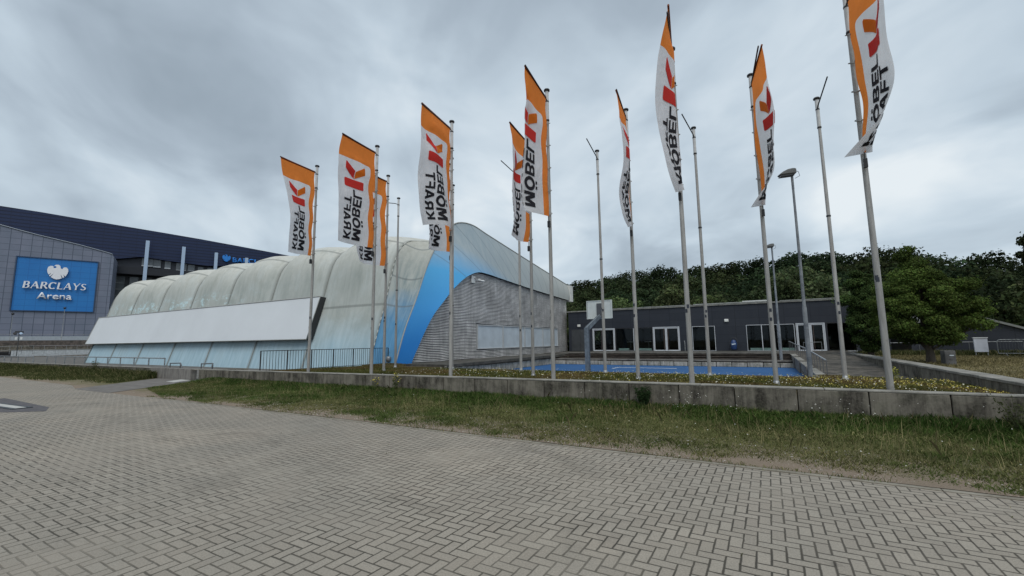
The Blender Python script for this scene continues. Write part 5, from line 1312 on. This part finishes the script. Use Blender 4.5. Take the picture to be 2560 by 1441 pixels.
# ------------------------------------------------------------------ GRASS
def blades(xs, ys, zs, h, w_, lean, rg, col, colvar=.25, dry=0.):
    n = len(xs); a = rg.uniform(0, 2 * math.pi, n); b = rg.uniform(0, 2 * math.pi, n)
    B = np.stack([xs, ys, zs], 1); sd_ = np.stack([np.cos(a), np.sin(a), np.zeros(n)], 1) * (w_ * rg.uniform(.6, 1.3, n))[:, None] * .5
    ln = np.stack([np.cos(b), np.sin(b), np.zeros(n)], 1) * (h * lean * rg.uniform(.2, 1.2, n))[:, None]
    H_ = np.zeros((n, 3)); H_[:, 2] = h
    mid = B + H_ * .6 + ln * .35; tip = B + H_ * rg.uniform(.85, 1., n)[:, None] + ln
    V = np.stack([B - sd_, B + sd_, mid + sd_ * .7, tip, mid - sd_ * .7], 1).reshape(-1, 3)
    c_ = np.array(col)[None, :] * rg.uniform(1 - colvar, 1 + colvar, n)[:, None]
    if dry:
        d_ = (rg.random(n) < dry)[:, None]; c_ = np.where(d_, np.array([[.27, .235, .12]]) * rg.uniform(.6, 1.2, n)[:, None], c_)
    return V, c_
def scatter(n, x0, x1, y0, y1, rg, power=1.): return rg.uniform(x0, x1, n), rg.uniform(y0, y1, n)
rg = np.random.default_rng(21)
V_ = []; T_ = []
def addg(r): V_.append(r[0]); T_.append(r[1])
# short turf of the verge, thinning out towards the kerb
n = 260000; xs = 7.5 - 30.0 * rg.random(n) ** 1.35; ys = rg.uniform(6.72, 10.72, n)
xr = path_right(ys) + np.maximum(0, (7.9 - ys)) * 3.0 + .2
dens = np.clip((ys - 6.72) / .5 + (fbm(xs, ys, 1.1, 3) - .5) * 2.8, 0, 1) * (xs > xr); k = rg.random(n) < dens; xs, ys = xs[k], ys[k]
zs = verge_h(xs, ys) - .01; far = np.clip((ys - 9.3) / 1.2, 0, 1); patch = fbm(xs, ys, .7, 9)
tuft = np.clip((fbm(xs, ys, 3.2, 17) - .40) * 5, 0, 1)
h = (.018 + .030 * rg.random(len(xs)) + .13 * far * rg.random(len(xs)) + .10 * tuft * rg.random(len(xs)) * np.clip(patch * 1.6 - .35, .1, 1))
V, c_ = blades(xs, ys, zs, h, .012, 1.1, rg, (.080, .095, .032), .4, .16)
c_ = c_ * (.95 + .85 * fbm(xs, ys, 2.3, 23))[:, None]
pale = np.clip((9.2 - ys) / 1.8, 0, 1)[:, None] * .55; c_ = c_ * (1 - pale) + np.array([[.20, .19, .085]]) * pale * rg.uniform(.7, 1.2, len(xs))[:, None]
grn = np.clip((patch - .42) * 4 + far * .8, 0, 1)[:, None] * .65; c_ = c_ * (1 - grn) + np.array([[.055, .115, .022]]) * grn
addg((V, c_))
n = 2600; xs = 8 - 26 * rg.random(n) ** 1.3; ys = 6.675 + rg.normal(0, .035, n); k = fbm(xs, ys, .8, 71) > .48; xs, ys = xs[k], ys[k]
addg(blades(xs, ys, np.full(len(xs), .0), .015 + .05 * rg.random(len(xs)), .009, .9, rg, (.10, .12, .035), .3, .2))
n = 700; xs = np.round((8 - 20 * rg.random(n)) / .1) * .1; ys = 6.5 - 4.5 * rg.random(n) ** 2; k = fbm(xs, ys, .5, 73) > .6; xs, ys = xs[k], ys[k]
addg(blades(xs, ys, np.full(len(xs), .0), .008 + .018 * rg.random(len(xs)), .008, 1.2, rg, (.09, .10, .035), .3, .2))
# taller pale stalks and tufts
n = 5200; xs = 7.5 - 28 * rg.random(n) ** 1.3; ys = rg.uniform(7.6, 10.6, n); k = xs > path_right(ys) + 1; xs, ys = xs[k], ys[k]
k = fbm(xs, ys, 1.3, 12) > .47; xs, ys = xs[k], ys[k]
addg(blades(xs, ys, verge_h(xs, ys), .10 + .22 * rg.random(len(xs)), .007, .55, rg, (.17, .16, .075), .3, .5))
# rank growth at the wall foot
n = 30000; xs = 7.5 - 30 * rg.random(n) ** 1.2; ys = 10.69 - .55 * rg.random(n) ** 1.6; k = xs > path_right(ys) + .2; xs, ys = xs[k], ys[k]
hh = np.clip(fbm(xs, ys * 0, 1.1, 14) * 1.5 - .25, .1, 1); right = np.clip((xs - 1.5) / 2., 0, 1)
addg(blades(xs, ys, verge_h(xs, ys), (.07 + .20 * hh * rg.random(len(xs))) * (1 + .9 * right), .012, .5, rg, (.05, .095, .022), .35, .12))
# left verge: taller meadow in front of the side wall
n = 90000; xs = rg.uniform(-62, -24, n); ys = rg.uniform(7.25, 10.72, n)
xl = path_left(ys) - .15; dens = np.clip((ys - 7.5) / 1.2 + (fbm(xs, ys, .6, 5) - .5) * 2.6, 0, 1) * (xs < xl); k = rg.random(n) < dens; xs, ys = xs[k], ys[k]
far = np.clip((ys - 8.8) / 1.6, 0, 1) * np.clip((-25.5 - xs) / 2, .25, 1)
V, c_ = blades(xs, ys, np.full(len(xs), .02), .05 + .07 * rg.random(len(xs)) + .42 * far * rg.random(len(xs)) ** .8, .022, .6, rg, (.062, .075, .026), .35, .16)
addg((V, c_))
tag(fast_mesh('verge_grass', np.concatenate(V_), 5, M_GRASS, np.concatenate(T_)), 'rough half dry grass on the verge between paving and concrete wall', 'grass', kind='stuff')
# sedum and flowers of the bed
V_ = []; T_ = []
def bed_z(x, y): return .455 - np.interp(x, [1.9, 2.0, 3.2, 4.1, 5.0], [0, .01, .045, .105, .14]) - .45 * np.clip((y - 17.4) / .9, 0, 1)
n = 140000; xs = rg.uniform(-18.9, 4.6, n); ys = np.where(xs > 1.35, rg.uniform(10.98, 18.2, n), rg.uniform(10.98, 16.3, n)); k = (xs < rw(ys) - .05) ; xs, ys = xs[k], ys[k]
pt = fbm(xs, ys, .55, 31); lim = np.clip((pt - .38) * 4, 0, 1)[:, None]
V, c_ = blades(xs, ys, bed_z(xs, ys), (.03 + .08 * rg.random(len(xs))) * np.clip(1.35 - (ys - 11) / 6., .45, 1.2), .016, 1.0, rg, (.165, .12, .048), .4, .14)
c_ = c_ * lim + np.array([[.11, .12, .035]]) * (1 - lim) * rg.uniform(.6, 1.3, len(xs))[:, None]; V_.append(V); T_.append(c_)
n = 22000; xs = rg.uniform(-18.9, -16.3, n); ys = rg.uniform(16.3, 21., n); V, c_ = blades(xs, ys, np.full(n, .44), .03 + .1 * rg.random(n), .02, .9, rg, (.15, .115, .045), .4, .3); V_.append(V); T_.append(c_)
n = 1300; xs = rg.uniform(-18, 4.5, n); ys = rg.uniform(11.0, 14.5, n); V, c_ = blades(xs, ys, bed_z(xs, ys), .10 + .14 * rg.random(n), .008, .5, rg, (.15, .14, .06), .3, .4); V_.append(V); T_.append(c_)
tag(fast_mesh('bed_plants', np.concatenate(V_), 5, M_GRASS, np.concatenate(T_)), 'reddish and green stonecrop carpet covering the raised bed', 'ground cover', kind='stuff')
def discs(xs, ys, zs, r_, rg, col, colvar=.15):
    n = len(xs); nr = np.stack([rg.normal(0, .35, n), -.25 + rg.normal(0, .35, n), np.ones(n)], 1); nr /= np.linalg.norm(nr, axis=1, keepdims=True)
    t1 = np.cross(nr, np.array([[0, 1., 0]])); t1 /= np.linalg.norm(t1, axis=1, keepdims=True); t2 = np.cross(nr, t1); c_ = np.stack([xs, ys, zs], 1)
    rr_ = r_ * rg.uniform(.6, 1.3, n); V = np.stack([c_ + (t1 * math.cos(a) + t2 * math.sin(a)) * rr_[:, None] for a in [k / 6 * 2 * math.pi for k in range(6)]], 1).reshape(-1, 3)
    return V, np.array(col)[None, :] * rg.uniform(1 - colvar, 1 + colvar, n)[:, None]
n = 4600; xs = 4.4 - 15 * rg.random(n) ** 1.7; ys = np.where(xs > 1.4, rg.uniform(11.0, 17.8, n), rg.uniform(11.0, 16.3, n)); k = (fbm(xs, ys, .8, 33) > .42) & (xs < rw(ys) - .1); xs, ys = xs[k], ys[k]
Va, Ca = discs(xs, ys, bed_z(xs, ys) + .03 + .06 * rg.random(len(xs)), .0135, rg, (.50, .43, .10)); n = 1300; xs = rg.uniform(-13, 4.3, n); ys = rg.uniform(11.0, 16.3, n)
Vb, Cb = discs(xs, ys, bed_z(xs, ys) + .04 + .07 * rg.random(n), .015, rg, (.68, .67, .55))
tag(fast_mesh('bed_flowers', np.concatenate([Va, Vb]), 6, M_FLOWER, np.concatenate([Ca, Cb])), 'tiny yellow and cream flowers scattered over the raised bed', 'flowers', kind='stuff')
# yarrow heads and daisies on the verge
cx_ = rg.uniform(-5, 3.5, 18); xs = np.concatenate([c0 + rg.normal(0, .16, 7) for c0 in cx_]); ys = np.clip(10.45 + rg.normal(0, .16, len(xs)), 9.6, 10.66); zs = .15 + .36 * rg.random(len(xs)) ** 1.3
Va, Ca = discs(xs, ys, zs, .010, rg, (.62, .62, .57)); Vs, Cs = blades(xs, ys, np.zeros(len(xs)) + .02, zs - .02, .006, .02, rg, (.07, .085, .03))
n = 110; x2 = rg.uniform(-12, 6, n); y2 = rg.uniform(7.2, 10.5, n); Vc, Cc = discs(x2, y2, verge_h(x2, y2) + .04 + .05 * rg.random(n), .009, rg, (.55, .55, .5))
tag(fast_mesh('verge_flowers', np.concatenate([Va, Vc]), 6, M_FLOWER, np.concatenate([Ca, Cc])), 'small white flower heads at the foot of the concrete wall', 'flowers', kind='stuff')
tag(fast_mesh('flower_stalks', Vs, 5, M_GRASS, Cs), 'thin stalks of the white flowers along the wall', 'stalks', kind='stuff')
# stones
n = 5200; xs = 8 - 24 * rg.random(n) ** 1.3; ys = 6.72 + 1.5 * rg.random(n) ** 1.8; k = fbm(xs, ys, 1.1, 51) > .40; xs, ys = xs[k], ys[k]; m_ = len(xs)
zz = verge_h(xs, ys); r_ = .006 + .016 * rg.random(m_) ** 3
C = np.stack([xs, ys, zz + r_ * .3], 1); A = rg.uniform(0, 6.28, m_)
ax = np.stack([np.cos(A), np.sin(A), 0 * A], 1) * r_[:, None]; ay = np.stack([-np.sin(A), np.cos(A), 0 * A], 1) * (r_ * .7)[:, None]; az_ = np.zeros((m_, 3)); az_[:, 2] = r_ * .6
F_ = []
for s1 in (1, -1):
    for s2 in (1, -1): F_.append(np.stack([C + ax * s1, C + ay * s2, C + az_], 1) if s1 * s2 > 0 else np.stack([C + ay * s2, C + ax * s1, C + az_], 1))
V = np.concatenate([f_.reshape(-1, 3) for f_ in F_]); cc = rg.uniform(.7, 1.2, m_)[:, None] * np.array([[.40, .37, .33]])
tag(fast_mesh('gravel', V, 3, M_FLOWER, np.concatenate([cc] * 4)), 'loose pale pebbles on the bare edge of the verge', 'gravel', kind='stuff')
# dry lawn grass
n = 30000; xs = rg.uniform(5.1, 16, n); ys = rg.uniform(15, 38, n); V, c_ = blades(xs, ys, np.full(n, .46), .05 + .07 * rg.random(n), .03, .9, rg, (.16, .14, .07), .4, .35)
n = 9000; xs = rg.uniform(5.2, 16, n); ys = rg.uniform(36.4, 38.5, n); V2, c2 = blades(xs, ys, np.full(n, .45), .15 + .3 * rg.random(n), .03, .5, rg, (.07, .08, .03), .4, .15)
tag(fast_mesh('lawn_grass', np.concatenate([V, V2]), 5, M_GRASS, np.concatenate([c_, c2])), 'short straw coloured grass of the lawn at the right', 'grass', kind='stuff')

# ------------------------------------------------------------------ weeds as single plants
def weed(name, label, x, y, z, h, rad, nl, size, col, seed, flower=None, nst=7):
    rgw = np.random.default_rng(seed); rnd = random.Random(seed); th = thing(name, label, 'plant', (x, y, z))
    g = MB(); tips = []
    for k in range(nst):
        a = rnd.uniform(0, 6.28); q = rad * rnd.uniform(.2, 1); tp = Vector((q * math.cos(a), q * math.sin(a) * .5, h * rnd.uniform(.6, 1))); tips.append(tp)
        g.tube([(0, 0, 0), (tp.x * .4, tp.y * .4, tp.z * .55), tp], [.006, .004, .002], 5)
    g.build('stem', simple('weed_stem', (.06, .07, .03), .8), th)
    idx = rgw.integers(0, len(tips), nl); f_ = rgw.uniform(.15, 1, nl)[:, None]; Tn = np.array([tuple(p) for p in tips])[idx]
    c_ = Tn * f_ * np.array([[1, 1, 1]]) + rgw.normal(0, size * 1.3, (nl, 3)); nr = rgw.normal(size=(nl, 3)) + np.array([0, -.3, .6]); nr /= np.linalg.norm(nr, axis=1, keepdims=True)
    fast_mesh('leaves', leaf_quads(c_, nr, np.full(nl, size), rgw, .5), 4, M_LEAF, np.array(col)[None, :] * rgw.uniform(.6, 1.4, nl)[:, None], th)
    if flower:
        m_ = len(tips) * 5; c_ = np.repeat(np.array([tuple(p) for p in tips]), 5, 0) + rgw.normal(0, .03, (m_, 3))
        V, cc = discs(c_[:, 0], c_[:, 1], c_[:, 2], .018, rgw, flower); fast_mesh('blossom', V, 6, M_FLOWER, cc, th)
    return th
weed('shrub', 'dark green shrub growing against the concrete wall', -2.62, 10.52, .08, .52, .26, 1900, .024, (.022, .042, .016), 61, None, 16)
weed('flowering_weed', 'tall yellow flowering weed leaning on the wall before the blue hall corner', -10.55, 10.5, .08, .60, .22, 160, .028, (.07, .09, .03), 62, (.55, .45, .08), 6)
weed('flowering_weed', 'thin yellow flowering weed at the wall left of the tallest weed', -11.35, 10.45, .08, .42, .2, 90, .022, (.07, .085, .03), 63, (.5, .42, .08), 6)
weed('flowering_weed', 'bright yellow green weed beside the lawn wall next to the ramp', 3.3, 18.0, .2, .5, .2, 140, .03, (.15, .16, .04), 64, (.5, .48, .1), 6)
weed('bushy_weed', 'leafy weed on the concrete wall behind the long railing at left', -35.5, 10.4, .1, .75, .5, 260, .035, (.075, .08, .035), 65, None, 10)
weed('bushy_weed', 'tangled tall weed in front of the wall at the right picture edge', 3.35, 10.3, .1, .62, .38, 300, .022, (.06, .07, .03), 66, None, 14)
